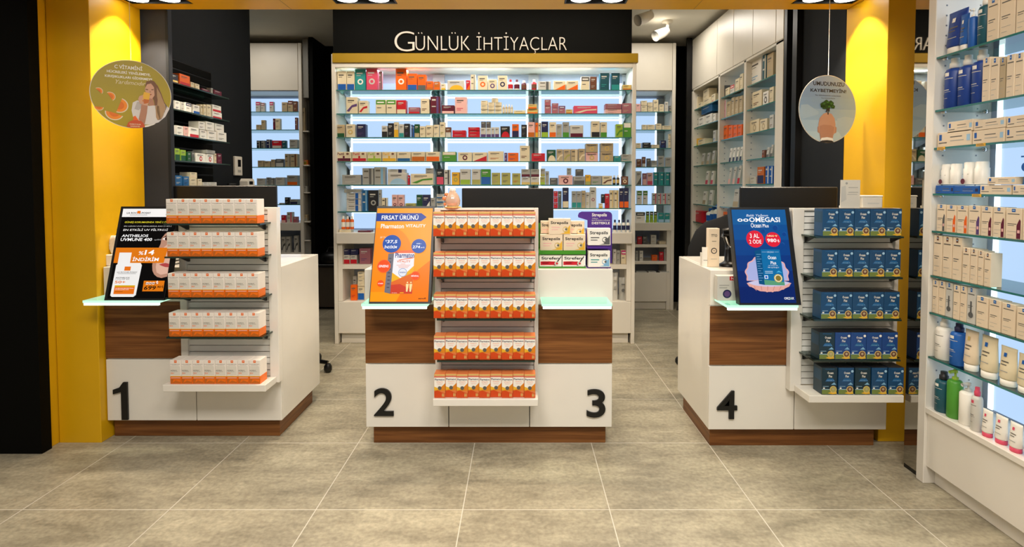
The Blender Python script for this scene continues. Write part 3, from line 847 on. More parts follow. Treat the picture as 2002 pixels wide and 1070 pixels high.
q = MB(); q.box(-.29, .5, -.10, .25, .03, .46, mat('dark_brown_front', '3A3228', .5), .003); q.build('body', u)
q = MB(); q.box(-.295, .5, -.12, .25, .46, .49, M_BLACK, .004); q.build('top', u)
q = MB(); q.lathe([(.10, 0), (.115, .03), (.11, .09), (.07, .12), (.02, .13)], M_BLACK, (0, 0, 0), 18, sx=1.4); q.tube([(-.09, 0, .1), (-.06, 0, .17), (.06, 0, .17), (.09, 0, .1)], .008, M_BLACK)
tag(q.build('bag', None, (-2.02, 6.1, .49)), 'small black bag on the low brown cabinet', 'bag')

# ------------------------------------------------------------------ right wall shelving (receding) behind counter four
RX = 1.80
u = empty('wall_shelving_unit', (RX+.2, 4.95, 0), 'white adjustable shelving receding along the right wall', 'shelving unit')
def rb(name, y0, y1, x0, x1, z0, z1, m, b=.002): q = MB(); q.box(x0-RX-.2, x1-RX-.2, y0-4.95, y1-4.95, z0, z1, m, b); return q.build(name, u)
gy = [(3.91, 4.02), (4.55, 4.59), (5.14, 5.18), (5.93, 5.98)]
for a, c in gy:
    hm = MB(); hm.box(-.2, .16, a-4.95, c-4.95, 0, 2.333, M_WHITE2, .002)
    for k in range(30):
        z = .82+k*.05
        for x in (-.15, .11): hm.box(x-.004, x+.004, a-.0015-4.95, a-.0001-4.95, z-.004, z+.004, M_BRK)
    hm.build('side_panel', u)
rb('back_panel', 3.91, 5.98, RX+.36, RX+.38, 0, 2.333, M_WHITE2)
for a, c in ((4.04, 4.53), (4.61, 5.12)): rb('light_panel', a, c, RX+.35, RX+.36, .3, 2.31, mat('soft_lit_panel', (.48, .64, .85), .4, emit=.85))
rb('header', 3.91, 5.98, RX, RX+.38, 2.315, 2.335, M_CAB)
rb('cupboard', 3.91, 5.98, RX+.02, RX+.38, 2.336, 2.85, M_CAB)
ds = [3.91, 4.03, 4.43, 4.83, 5.23, 5.98]
for i in range(5): rb('cupboard_door', ds[i]+.003, ds[i+1]-.003, RX, RX+.02, 2.338, 2.852, M_CAB)
rb('base_cabinet', 3.91, 5.98, RX+.01, RX+.38, 0, .75, M_WHITE2)
RZ = (2.12, 1.93, 1.74, 1.535, 1.34, 1.14, .955)
for (a, c) in ((4.02, 4.55), (4.59, 5.14), (5.18, 5.93)):
    for z in RZ:
        q = MB(); x0, x1, y0, y1 = -.19, .155, a+.004-4.95, c-.004-4.95; t = .008
        vs = [(x0, y0, z-t), (x1, y0, z-t), (x1, y1, z-t), (x0, y1, z-t), (x0, y0, z), (x1, y0, z), (x1, y1, z), (x0, y1, z)]
        q.add(vs, [(0, 3, 2, 1), (4, 5, 6, 7)], M_GLASS); q.add(vs, [(0, 1, 5, 4), (1, 2, 6, 5), (2, 3, 7, 6), (3, 0, 4, 7)], M_GEDGE); q.build('glass_shelf', u)

RW = {('far bay', 0): '''1355 1364 194 cream rosy c cream carton
1365 1373 203 cream tan p low cream carton
1374.5 1386 178@196 cream tan p cream carton on top
1374.5 1390 196.5 cream tan p cream carton below
1391 1398.5 186 cream red p cream carton''',
('far bay', 1): '''1366 1377 231 white ink p white carton
1371 1392.5 213@225 ocean navy p wide dark blue carton
1379 1392 226 white ink p white carton
1393.5 1399 224 white ink p white carton''',
('far bay', 2): '''1356.5 1364 273 yellow lime b yellow end carton
1364.5 1378 274 cream yellow p low cream carton
1394 1399.5 256 lgrey blue p pale carton''',
('far bay', 3): '''1370 1379 301 lgrey tan F pale leaning pack
1380 1389 300 lgrey tan F pale leaning pack
1390 1399 296 lgrey tan F pale leaning pack''',
('far bay', 4): '''1378 1387 335 white pink F white leaning pack
1388 1397 335 white pink F white leaning pack''',
('far bay', 5): '''1372 1383 374 white tan F white leaning pack
1384 1395 372 white grey F white leaning pack''',
('far bay', 6): '''1352.5 1372.5 411 red pink p bright red carton
1378 1384.5 407 white blue B white bottle
1385.5 1391.5 402 white blue B white bottle
1392.5 1398.5 400 white blue B white bottle''',
('middle bay', 0): '''1408.5 1417 171 dgrey cream h grey carton
1418 1426 174 cream grey p low cream carton
1427.5 1436 168 lgrey red t white carton with red top
1437.5 1445.5 156 cream tan p cream carton
1446.5 1452.5 146 cream tan p tall cream carton''',
('middle bay', 1): '''1408.5 1413.5 197 magenta white v magenta carton
1414 1419.5 197 white magenta v white and magenta carton
1421 1429 200 tan cream p tan carton
1430 1436 192 tan cream p tan carton
1437 1444 191 tan cream p tan carton
1445 1452 189 tan cream p tan carton''',
('middle bay', 2): '''1414.5 1423 247 orange brown p orange brown carton
1424 1432.5 247 orange brown p orange brown carton
1433.5 1441.5 246 orange brown p orange brown carton
1442.5 1450.5 245 orange brown p orange brown carton''',
('middle bay', 3): '''1425 1431.5 291 white navy F white leaning pack
1432 1438.5 290 white navy F white leaning pack
1439 1445.5 289 white navy F white leaning pack
1446 1452 288 white navy F white leaning pack''',
('middle bay', 4): '''1423 1431 329 lgrey rosy F pale leaning pack
1432 1440 327 lgrey rosy F pale leaning pack
1441 1450 324 lgrey red F pale leaning pack with red''',
('middle bay', 5): '''1430 1449 370 lgrey tan F wide pale leaning pack''',
('middle bay', 6): '''1414 1424 414 orange brown p orange carton''',
('near bay', 0): '''1467 1489 84@103 white lblue h white carton on blue stack
1467 1489 103.5@122 white navy t white carton with navy line
1467 1489 122.5 white lblue p white carton, lowest of stack
1491 1498.5 109 dteal cream v tall dark teal carton
1499.5 1512 108 tan grey p tall tan carton''',
('near bay', 1): '''1470.5 1489.5 182 cream brown p square cream carton
1491.5 1502.5 181 white ink c white carton with dark mark
1504.5 1512.5 172 cream tan p tall cream carton''',
('near bay', 2): '''1466.5 1484.5 237 cream tan c cream carton
1485.5 1500 235 cream tan c cream carton
1504.5 1512.5 226 lgrey brown p pale carton''',
('near bay', 3): '''1489.5 1495.5 294 brown orange p small brown carton
1497 1505 289 lgrey dgrey F pale leaning pack
1505.5 1512 284 lgrey dgrey F pale leaning pack''',
('near bay', 4): '''1466 1478 346 lgrey tan p low pale carton
1480.5 1494 327 amber navy h amber and navy carton
1496.5 1504 325 blue white v blue carton
1504.5 1511.5 325 blue white v blue carton'''}
for (bay, r_), spec in RW.items():
    put_row(spec, f'{(ZN+("bottom shelf",))[r_]}, {bay}, right wall', RX+.04, 'R', RZ[r_], f'products in the {bay} of the right wall shelving', scale_d=.08)
# small spot on the ceiling
def ceil_spot(loc, lab, s=1):
    q = MB(); q.lathe([(.05, 0), (.05, -.02), (.012, -.025), (.012, -.09)], M_WHITE2, (0, 0, 0), 16)
    q.tube([(0, 0, -.09), (-.05, -.02, -.12), (-.13, -.06, -.16)], [.035, .045, .05], M_WHITE2, 14); tag(q.build('spotlight', None, loc), lab, 'spotlight', 'small spotlights on the shop ceiling')
ceil_spot((1.40, 5.45, 2.9), 'small white adjustable spotlight on ceiling above back right shelving')
ceil_spot((1.13, 4.95, 2.9), 'small white ceiling spotlight half hidden by the black sign')

# ------------------------------------------------------------------ left wall niche
LX = -2.22
u = empty('wall_rack', (LX, 3.65, 1.3), 'black slatted wall rack with glass shelves on charcoal wall', 'wall rack')
q = MB(); q.box(.001, .012, -.33, .40, .04, .83, M_BLACK)
for k in range(14): q.box(.012, .018, -.33, .40, .05+k*.056, .095+k*.056, M_BLKW)
q.build('slat_board', u)
lz = [atX(380, y, -2.03).z for y in (172.4, 221.5, 268.6, 316.0)]+[1.325]
for i, z in enumerate(lz):
    if i < 4: 
        q = MB(); x0, x1, y0, y1, t = .02, .195, -.34, .30, .008
        z_ = z-1.3; vs = [(x0, y0, z_-t), (x1, y0, z_-t), (x1, y1, z_-t), (x0, y1, z_-t), (x0, y0, z_), (x1, y0, z_), (x1, y1, z_), (x0, y1, z_)]
        q.add(vs, [(0, 3, 2, 1), (4, 5, 6, 7)], M_GLASS); q.add(vs, [(0, 1, 5, 4), (1, 2, 6, 5), (2, 3, 7, 6), (3, 0, 4, 7)], M_GEDGED); q.build('glass_shelf', u)
q = MB(); q.box(.001, .21, -.36, 1.0, -.005, .025, M_BLACK, .003); q.build('black_ledge', u)
LW = ['''329 348.5 141 dark gold b black carton with gold picture
350.5 371.5 143 orange red b orange and red carton
373 380.5 160 cream tan p small cream carton
382 390 163 cream tan p small cream carton
394.5 409.5 172 maroon lgrey p low maroon carton
412.5 416.5 172 grey tan p grey carton
418 433.5 175 maroon dark p dark maroon carton''',
'''329.5 340 195 white blue p white carton
341.5 352 196 white navy p white carton
353.5 360.5 199 lgrey brown p narrow pale carton
362.5 374.5 200 white navy t white carton with navy edge
377.5 390.5 204 white blue b white carton with blue base
392 397 204 cream tan p cream carton on edge
398 403 204 cream tan p cream carton on edge
404 412.5 204 cream tan p cream carton on edge
415 432.5 204@217 white red b white carton with red base, upper
415 434 217.5 white red b white carton with red base, lower''',
'''329 343.5 243 white ink p white carton
344.5 358.5 245 white ink p white carton
360 368.5 247 rosy tan p rosy tan carton
370 389 248 white red b white carton with red base
391 404.5 253 white ink p white carton
405.5 423.5 255 white ink p white carton
424.5 443 257 white ink p white carton
388 401 237@252 white maroon p white carton, upper row
402 419 237@254 white ink p white carton, upper row
420 438 241@256 white ink p white carton, upper row''',
'''331 340 291 lime dgreen h green canister
341.5 351.5 290 lime dgreen h green canister
353 363.5 293 lime dgreen h green canister
366.5 373.5 297 dgreen grey p dark green carton
375 380 296 dgrey green p grey green carton
382 402.5 299 white red c white carton with red spot
403.5 417.5 301 white red c white carton with red spot
418.5 424 300 cream tan p cream carton
425 433.5 300 maroon mauve p dark maroon carton
403 421 293@300 grey dgrey p grey carton lying on top''',
'''330.5 340.5 343 maroon rosy p maroon carton
342 356.5 343 ocean lgrey p blue carton
358 370 345 ocean navy p dark blue carton
371.5 385 349 cream tan p cream carton
371.5 385.5 337@348.5 cream rosy p cream carton on another
386.5 395 350 cream rosy p short cream carton
397 408 356.5 lgrey tan p flat pale carton
409 424 356.5 lgrey tan p flat pale carton''']
for i, spec in enumerate(LW):
    put_row(spec, f'{(ZN[:4]+("black ledge",))[i]}, left wall rack', -2.05, 'L', lz[i], 'products on the left wall rack', scale_d=.09)
q = MB(); q.box(-.05, .05, -.01, .01, 0, .018, M_BLACK, .003); q.box(-.045, .045, -.011, -.009, .012, .016, M_CHROME)
tag(q.build('black_pen_case', None, (-2.07, 4.05, 1.3255), R(90)), 'slim black case with bright edge on the black ledge', 'case')
q = MB(); q.box(-.055, .055, 0, .02, -.075, .075, M_WHITE2, .004); q.rect(-.018, -.005, .03, .05, M_BLACK, 1); q.rect(-.02, -.05, .03, -.03, 'grey', 1)
tag(q.build('thermostat', None, (LX+.02, 4.42, atX(482, 326, LX+.02).z), R(90)), 'white thermostat with small dark display on charcoal wall', 'thermostat')
q = MB(); q.prism([(-.055, 0), (.055, 0), (.055, .035), (.035, .055), (-.035, .055), (-.055, .035)], 0, .06, M_WHITE2); q.rect(-.03, .01, .03, .035, M_BLACK, 1)
tag(q.build('card_reader', None, (-2.06, 4.32, 1.3255), R(90)), 'small white rounded device below the thermostat on black ledge', 'device')

# ------------------------------------------------------------------ counters
TOP, PB, PW, PG = .905, .10, .425, .728
def counter(xl, xr, yf, depth, label, seams, wood, digits, open_left=None, plinth=None):
    cx = (xl+xr)/2; u = empty('service_counter', (cx, yf+depth/2, 0), label, 'counter', 'white and walnut service counters')
    def b(name, a, c, y0, y1, z0, z1, m, bv=.002, p=None):
        q = MB(); q.box(a-cx, c-cx, y0-yf-depth/2, y1-yf-depth/2, z0, z1, m, bv); return q.build(name, p or u)
    b('side_panel', xl, xl+.022, yf+.0205, yf+depth, PB, TOP, M_WHITE); b('side_panel', xr-.022, xr, yf+.0205, yf+depth, PB, TOP, M_WHITE)
    b('worktop', xl+.0225, xr-.0225, yf+.0205, yf+depth, TOP-.03, TOP, M_WHITE)
    b('upper_panel', xl, xr, yf, yf+.02, PG, TOP, M_WHITE); b('filler_panel', xl+.003, xr-.003, yf+.004, yf+.02, PW, PG-.001, M_WHITE)
    for a, c in wood: b('wood_panel', a, c, yf-.001, yf+.0035, PW+.003, PG-.003, M_WOOD)
    ss = [xl-.002]+seams+[xr+.002]
    for i in range(len(ss)-1): b('front_panel', ss[i]+.002, ss[i+1]-.002, yf, yf+.02, PB, PW-.003, M_WHITE)
    b('carcass', xl+.023, xr-.023, yf+.021, yf+depth, PB, TOP-.031, M_BLACK, 0)
    p0, p1 = plinth or (xl+.02, xr-.02)
    b('plinth', p0, p1, yf+.04, yf+depth-.05, 0, PB, M_WOOD)
    for t, x0, x1, z0, z1 in digits:
        q = MB(); A_, w_, h_ = x0-cx, x1-x0, z1-z0
        if t == '1': q.prism([(A_+w_*.56, z0), (A_+w_, z0), (A_+w_, z1), (A_+w_*.72, z1), (A_+w_*.45, z0+h_*.86), (A_, z0+h_*.80), (A_, z0+h_*.68), (A_+w_*.56, z0+h_*.74)], -.010, 0, M_BLACK)
        else: q.text(t, x0-cx, z0, x1-cx, z1, M_BLACK, 0, .014, depth=.010, res=8)
        q.build('number', u, (0, -depth/2-.0005, 0))
    return u
def D(t, x0, x1, y0, y1, yf): A = atY(x0, y1, yf); B = atY(x1, y0, yf); return (t, A.x, B.x, A.z, B.z)
c1 = counter(-2.155, -1.246, 2.90, .56, 'white counter numbered 1 beside the left yellow pillar', [-1.69], [(-2.155, -1.70)], [D('1', 222, 248, 748, 821.5, 2.89)], plinth=(-2.15, -1.275))
c2 = counter(-.784, .462, 2.82, .56, 'central white counter numbered 2 and 3 with walnut panels', [-.365, .045], [(-.784, -.39), (.07, .462)],
    [D('2', 731, 769, 760, 814, 2.81), D('3', 1147, 1184, 762, 817, 2.81)], plinth=(-.757, .437))
c4 = counter(.943, 1.835, 2.79, .56, 'white counter numbered 4 beside the right yellow pillar', [1.372], [(.943, 1.36)], [D('4', 1402, 1442, 765, 820, 2.78)], plinth=(.963, 1.80))
# glowing glass ledges
def ledge(x0, x1, yf, label, lit):
    cx = (x0+x1)/2; u = empty('glass_ledge', (cx, yf, .765), label, 'glass shelf', 'lit glass ledges on the counter fronts')
    s_ = shelf('glass_sheet', x0-cx, x1-cx, -.168, -.001, 0, u, M_LEDG, .012)
    for a, c in lit:
        q = MB(); q.box(a-cx, c-cx, -.168, -.156, -.024, -.0122, M_LEDW); q.build('led_strip', u)
    q = MB(); q.box(x0-cx, x1-cx, -.008, -.001, -.022, -.0122, M_WHITE2); q.build('mounting_rail', u)
ledge(-2.135, -1.76, 2.90, 'glowing glass ledge under the black sunscreen screen, counter 1', [(-2.13, -1.765)])
ledge(-.755, -.44, 2.82, 'glowing glass ledge under the orange screen, counter 2', [(-.75, -.445)])
ledge(.10, .433, 2.82, 'bright green-edged empty glass ledge in front of counter 3', [(.105, .43)])
ledge(.965, 1.30, 2.79, 'glowing glass ledge under the blue screen, counter 4', [(.97, 1.295)])

# ------------------------------------------------------------------ product racks on the counters
def rack(xl, xr, yb, sh_x0, sh_x1, zs, zb, ysh, label, posts, top=1.215, sxr=None):
    cx = (xl+xr)/2; u = empty('display_rack', (cx, yb, zb), label, 'display rack', 'slatted product racks on the counters')
    def b(name, a, c, y0, y1, z0, z1, m, bv=.0015): q = MB(); q.box(a-cx, c-cx, y0-yb, y1-yb, z0-zb, z1-zb, m, bv); return q.build(name, u)
    pl, pr = posts
    b('side_post', xl, xl+pl, yb-.045, yb-.0015, zb-.032, top, M_WHITE); b('side_post', xr-pr, xr, yb-.045, yb-.0015, zb-.032, top, M_WHITE)
    b('top_rail', xl+pl, xr-pr, yb-.045, yb-.0015, top-.012, top, M_WHITE)
    q = MB(); q.box(xl+pl-cx, xr-pr-cx, -.02, -.002, 0, top-.012-zb, M_SLATD)
    n = int((top-.012-zb)/.032)
    for k in range(n+1):
        z0 = k*.032; z1 = min(z0+.0275, top-.013-zb)
        if z1 > z0+.005: q.add([(xl+pl-cx, -.034, z0), (xr-pr-cx, -.034, z0), (xr-pr-cx, -.03, z1), (xl+pl-cx, -.03, z1), (xr-pr-cx, -.02, z0), (xl+pl-cx, -.02, z0), (xl+pl-cx, -.02, z1), (xr-pr-cx, -.02, z1)],
              [(0, 1, 2, 3), (0, 5, 4, 1), (3, 2, 7, 6)], M_SLAT)
    q.build('slat_panel', u)
    b('base_shelf', sh_x0, sh_x1, ysh, yb-.046, zb-.034, zb, M_WHITE, .002)
    for z in zs:
        g = shelf('glass_shelf', sh_x0+.02-cx, (sxr or sh_x1)-.015-cx, ysh+.008-yb, -.035, z-zb, u, M_GEDGED, .008)
        for a in (xl+pl+.012, xr-pr-.016):
            q = MB(); q.prism([(-.033, -.008), (-.033, -.040), (-.045, -.040), (-.125, -.0085)], -.003, .003, M_BLACK)
            q.v = [(a-cx+v[1], v[0], v[2]+z-zb) for v in q.v]; q.build('bracket', g)
    return u
# --- sunscreen cartons
SUN_O = mat('sunscreen_orange', 'F0700C', .4); SUN_W = mat('sunscreen_white', 'EEE4D8', .4); VR = mat('vitamin_red', 'CC4410', .4); VA = mat('vitamin_amber', 'D98218', .4); VO = mat('vitamin_peach', 'E07C44', .4)
def sunscreen():
    w, h, d = .0545, .118, .075; q = MB(); q.box(-w/2, w/2, 0, d, h*.32, h, SUN_W, .0012); q.box(-w/2, w/2, 0, d, 0, h*.32, SUN_O, .0012)
    q.rect(-w*.48, h*.31, w*.48, h*.335, 'yellow', 1); q.rect(-w*.42, h*.245, w*.42, h*.275, 'rosy', 1); q.rect(-w*.46, h*.02, w*.46, h*.22, 'amber', 1)
    q.poly([(-w*.3, h*.05), (0, h*.15), (w*.4, h*.08), (w*.46, h*.2), (-w*.2, h*.2)], SUN_O, 2)
    q.rect(-w*.1, h*.89, w*.12, h*.995, SUN_O, 1); q.rect(-w*.03, h*.93, w*.06, h*.97, 'rosy', 2)
    q.text('LA ROCHE-POSAY', -w*.44, h*.815, w*.44, h*.845, 'dgrey', 1, .01, res=1); q.rect(-w*.3, h*.79, w*.3, h*.797, 'grey', 1)
    q.poly([(-w*.46, h*.37), (w*.42, h*.37), (w*.42, h*.70), (w*.34, h*.76), (-w*.46, h*.76)], mat('sunscreen_panel', 'DDD6C8', .4), 1)
    q.text('ANTHELIOS', -w*.44, h*.56, w*.12, h*.595, 'ink', 2, .02, res=1); q.text('UVMUNE 400', -w*.44, h*.51, w*.2, h*.54, 'dgrey', 2, .0, res=1)
    q.text('50+', -w*.42, h*.42, -w*.12, h*.49, SUN_O, 2, .02, res=1)
    return q
# --- vitamin cartons
def vitamin():
    w, h, d = .0535, .116, .07; q = MB(); q.box(-w/2, w/2, 0, d, 0, h, VO, .0012)
    q.rect(-w*.48, h*.93, w*.48, h*.99, 'gold', 1); q.rect(-w*.48, h*.86, w*.48, h*.92, VR, 1); q.rect(-w*.48, h*.895, w*.48, h*.91, 'rosy', 2)
    q.rect(-w*.485, h*.30, w*.485, h*.86, VA, 1)
    q.poly([(-w*.485, h*.86), (-w*.485, h*.48), (-w*.05, h*.38), (w*.485, h*.62), (w*.485, h*.86)], 'white', 2)
    q.poly([(-w*.485, h*.48), (-w*.485, h*.32), (w*.02, h*.36), (-w*.05, h*.40)], 'yellow', 3)
    q.poly([(-w*.485, h*.28), (-w*.2, h*.32), (w*.15, h*.25), (w*.485, h*.2), (w*.485, h*.02), (-w*.485, h*.02)], VR, 3)
    q.text('Pharmaton', -w*.44, h*.735, w*.44, h*.82, 'navy', 3, .035, res=1)
    q.text('VITALITY', -w*.3, h*.655, w*.3, h*.69, 'orange', 3, .01, res=1); q.rect(-w*.25, h*.60, w*.25, h*.612, 'rosy', 3); q.rect(-w*.2, h*.57, w*.2, h*.58, 'rosy', 3)
    q.disc(0, h*.42, w*.17, 'dgrey', 4, n=16); q.disc(0, h*.42, w*.10, 'ink', 5, n=14)
    for x in (.24, .36): q.disc(w*x, h*.19, w*.035, 'gold', 4, n=8); q.poly([(w*(x-.05), h*.16), (w*(x+.05), h*.16), (w*(x+.02), h*.05), (w*(x-.03), h*.05)], 'gold', 4)
    return q
# --- fish oil cartons
def fishoil(dark):
    w, h, d = .072, .128, .078; q = MB(); c = mat('carton_deep_teal', '14323E', .4) if dark == 2 else mat('carton_blue', '17466C', .38) if dark == 0 else mat('carton_royal_blue', '1A4280', .38)
    q.box(-w/2, w/2, 0, d, 0, h, c, .0012); q.box(-w/2, w/2, .0005, d-.0005, h-.0002, h+.0006, 'dark'); q.rect(-w*.3, h*.94, w*.3, h*.955, 'ocean', 1)
    q.rect(-w*.485, h*.02, w*.485, h*.19, mat('carton_meadow', '6E7E3C', .5), 1); q.poly([(-w*.485, h*.19), (w*.485, h*.19), (w*.485, h*.21), (-w*.485, h*.21)], 'sky', 2)
    q.poly([(-w*.1, h*.06), (w*.4, h*.16), (w*.485, h*.04), (w*.2, h*.02)], 'yellow', 2)
    q.text('Ocean', -w*.16, h*.765, w*.24, h*.86, 'white', 2, .03, res=1); q.text('Plus', -w*.06, h*.64, w*.16, h*.73, 'white', 2, .03, res=1)
    q.poly([(-w*.14, h*.60), (-w*.28, h*.49), (w*.36, h*.49), (w*.22, h*.60)], 'ocean', 1); q.text('Omega 3', -w*.2, h*.51, w*.28, h*.545, 'sky', 2, .01, res=1)
    q.poly([(w*.1, h*.37), (w*.3, h*.46), (w*.44, h*.37)], 'lblue', 1); q.rect(-w*.42, h*.30, -w*.05, h*.315, 'sky', 1); q.rect(-w*.42, h*.22, -w*.3, h*.27, 'white', 3)
    q.disc(w*.24, h*.20, w*.225, 'gold', 3, n=20); q.disc(w*.24, h*.20, w*.17, 'olive' if dark == 2 else 'brown', 4, n=18); q.disc(w*.24, h*.21, w*.08, 'tan', 5, n=12)
    if dark != 2: q.disc(w*.38, h*.87, w*.085, 'sky' if dark == 0 else 'white', 3, n=12)
    q.add([(-w/2-.0004, .006, h*.5), (-w/2-.0004, d-.006, h*.5), (-w/2-.0004, d-.006, h*.9), (-w/2-.0004, .006, h*.9)], [(3, 2, 1, 0)], mat('side_print', '23465E', .5))
    return q
ROWN = ('top shelf', 'second shelf', 'third shelf', 'fourth shelf', 'base shelf')
def fill(protos, xs, y, zs, desc, rackname, group, nm='product_carton', pick=lambda r, i: 0, yo=lambda r, i: 0):
    for r, z in enumerate(zs):
        for i, x in enumerate(xs[r]):
            src = protos[pick(r, i)]
            o = src.copy() if src.get('used') else src
            if o is not src: COL.objects.link(o)
            src['used'] = 1
            if 'used' in o and o is not src: del o['used']
            o.location = (x, y+yo(r, i), z+.0003)
            tag(o, f'{desc(r, i)}, {ordn(i+1)} from left, {ROWN[r]}, {rackname}', 'box', group)
    for p in protos:
        if 'used' in p: del p['used']
z1 = [1.141, .979, .778, .584, .349]
rack(-1.735, -1.235, 2.8985, -1.754, -1.25, z1[:4], z1[4], 2.728, 'white slatted rack of sunscreen cartons on counter 1', (.035, .047))
p = sunscreen().build('sunscreen_carton')
fill([p], [[-1.6965+i*.0555 for i in range(8)]]*5, 2.742, z1, lambda r, i: 'white and orange sunscreen carton', 'left rack', 'sunscreen cartons on the left rack')
z2 = [1.083, .889, .690, .489, .304]
rack(-.424, .087, 2.8185, -.42, .083, z2[:4], z2[4], 2.66, 'white slatted rack of vitamin cartons on the central counter', (.030, .020))
p = vitamin().build('vitamin_carton')
fill([p], [[-.389+i*.0541 for i in range(9)]]*5, 2.676, z2, lambda r, i: 'orange and white vitamin carton', 'central rack', 'vitamin cartons on the central rack', yo=lambda r, i: .006 if i % 2 else 0)
z4 = [1.089, .898, .701, .511, .344]
rack(1.325, 1.846, 2.7885, 1.347, 1.79, z4[:4], z4[4], 2.60, 'white slatted rack of fish oil cartons on counter 4', (.055, .02))
ps = [fishoil(k).build('fish_oil_carton') for k in range(3)]
pk = lambda r, i: (2 if i == 0 else 1) if r == 3 else (2 if i in (0, 2) else 0) if r == 4 else 0
fill(ps, [[1.436+i*.0735 for i in range(5)]]*3+[[1.432+i*.0735 for i in range(5)]]+[[1.447+i*.078 for i in range(5)]], 2.612, z4,
     lambda r, i: ('blue', 'bright royal blue', 'dark teal')[pk(r, i)]+' fish oil carton', 'right rack', 'fish oil cartons on the right rack', pick=pk)

# ------------------------------------------------------------------ tilted advertising screens
def screen(xl, zb, yb, w, hgt, lean, rbez, label, art, lb=.010):
    u = empty('advertising_screen', (xl, yb, zb), label, 'screen', 'tilted advertising screens on the counters', (-lean, 0, 0))
    T = w+lb+rbez; q = MB(); tt = .042; zt_ = hgt+.022; zl = tt*math.tan(lean); q.add([(0, 0, 0), (T, 0, 0), (T, tt, zl), (0, tt, zl), (0, 0, zt_), (T, 0, zt_), (T, tt, zt_), (0, tt, zt_)], [(0, 3, 2, 1), (4, 5, 6, 7), (0, 1, 5, 4), (1, 2, 6, 5), (2, 3, 7, 6), (3, 0, 4, 7)], M_BLACK); q.build('casing', u)
    q = MB(); art(q, w, hgt); o = q.build('display', u, (lb, -.0008, .010))
    q = MB(); q.box(T*.3, T*.7, .042, .055, .06, .30, M_BLACK, .004)
    q.tube([(T*.5, .05, .24), (T*.5, .11, .10)], .010, M_BLACK, 8); q.build('stand', u)
    return u
def sm(k, st=.55):
    n = 'screen_'+k
    if n in MATS: return MATS[n]
    c = s2l(PAL.get(k, k)); m, nt, b = nodes_mat(n); b.inputs['Base Color'].default_value = tuple(x*.15 for x in c)+(1,); b.inputs['Roughness'].default_value = .25
    b.inputs['Emission Color'].default_value = c+(1,)
    tn = nt.nodes.new('ShaderNodeTexNoise'); tn.inputs['Scale'].default_value = 4; mr = nt.nodes.new('ShaderNodeMapRange'); b.inputs['Specular IOR Level'].default_value = .15; mr.inputs[3].default_value = .82; mr.inputs[4].default_value = .92
    nt.links.new(tn.outputs['Fac'], mr.inputs[0]); nt.links.new(mr.outputs[0], b.inputs['Emission Strength']); return m
def cvt(pts, x0, y0, sx, sy): return [((p[0]-x0)*sx, (y0-p[1])*sy) for p in pts]
LIRA = 'TL'
def lira(q, x, z, s, m, layer):
    t = s*.12; q.rect(x+s*.25, z, x+s*.25+t, z+s, m, layer); q.poly([(x, z+s*.55), (x+s*.6, z+s*.75), (x+s*.6, z+s*.85), (x, z+s*.65)], m, layer); q.poly([(x, z+s*.35), (x+s*.6, z+s*.55), (x+s*.6, z+s*.65), (x, z+s*.45)], m, layer)
    q.poly([(x+s*.25, z), (x+s*.5, z+.0), (x+s*.68, z+s*.2), (x+s*.7, z+s*.42), (x+s*.6, z+s*.42), (x+s*.55, z+s*.22), (x+s*.25, z+t)], m, layer)
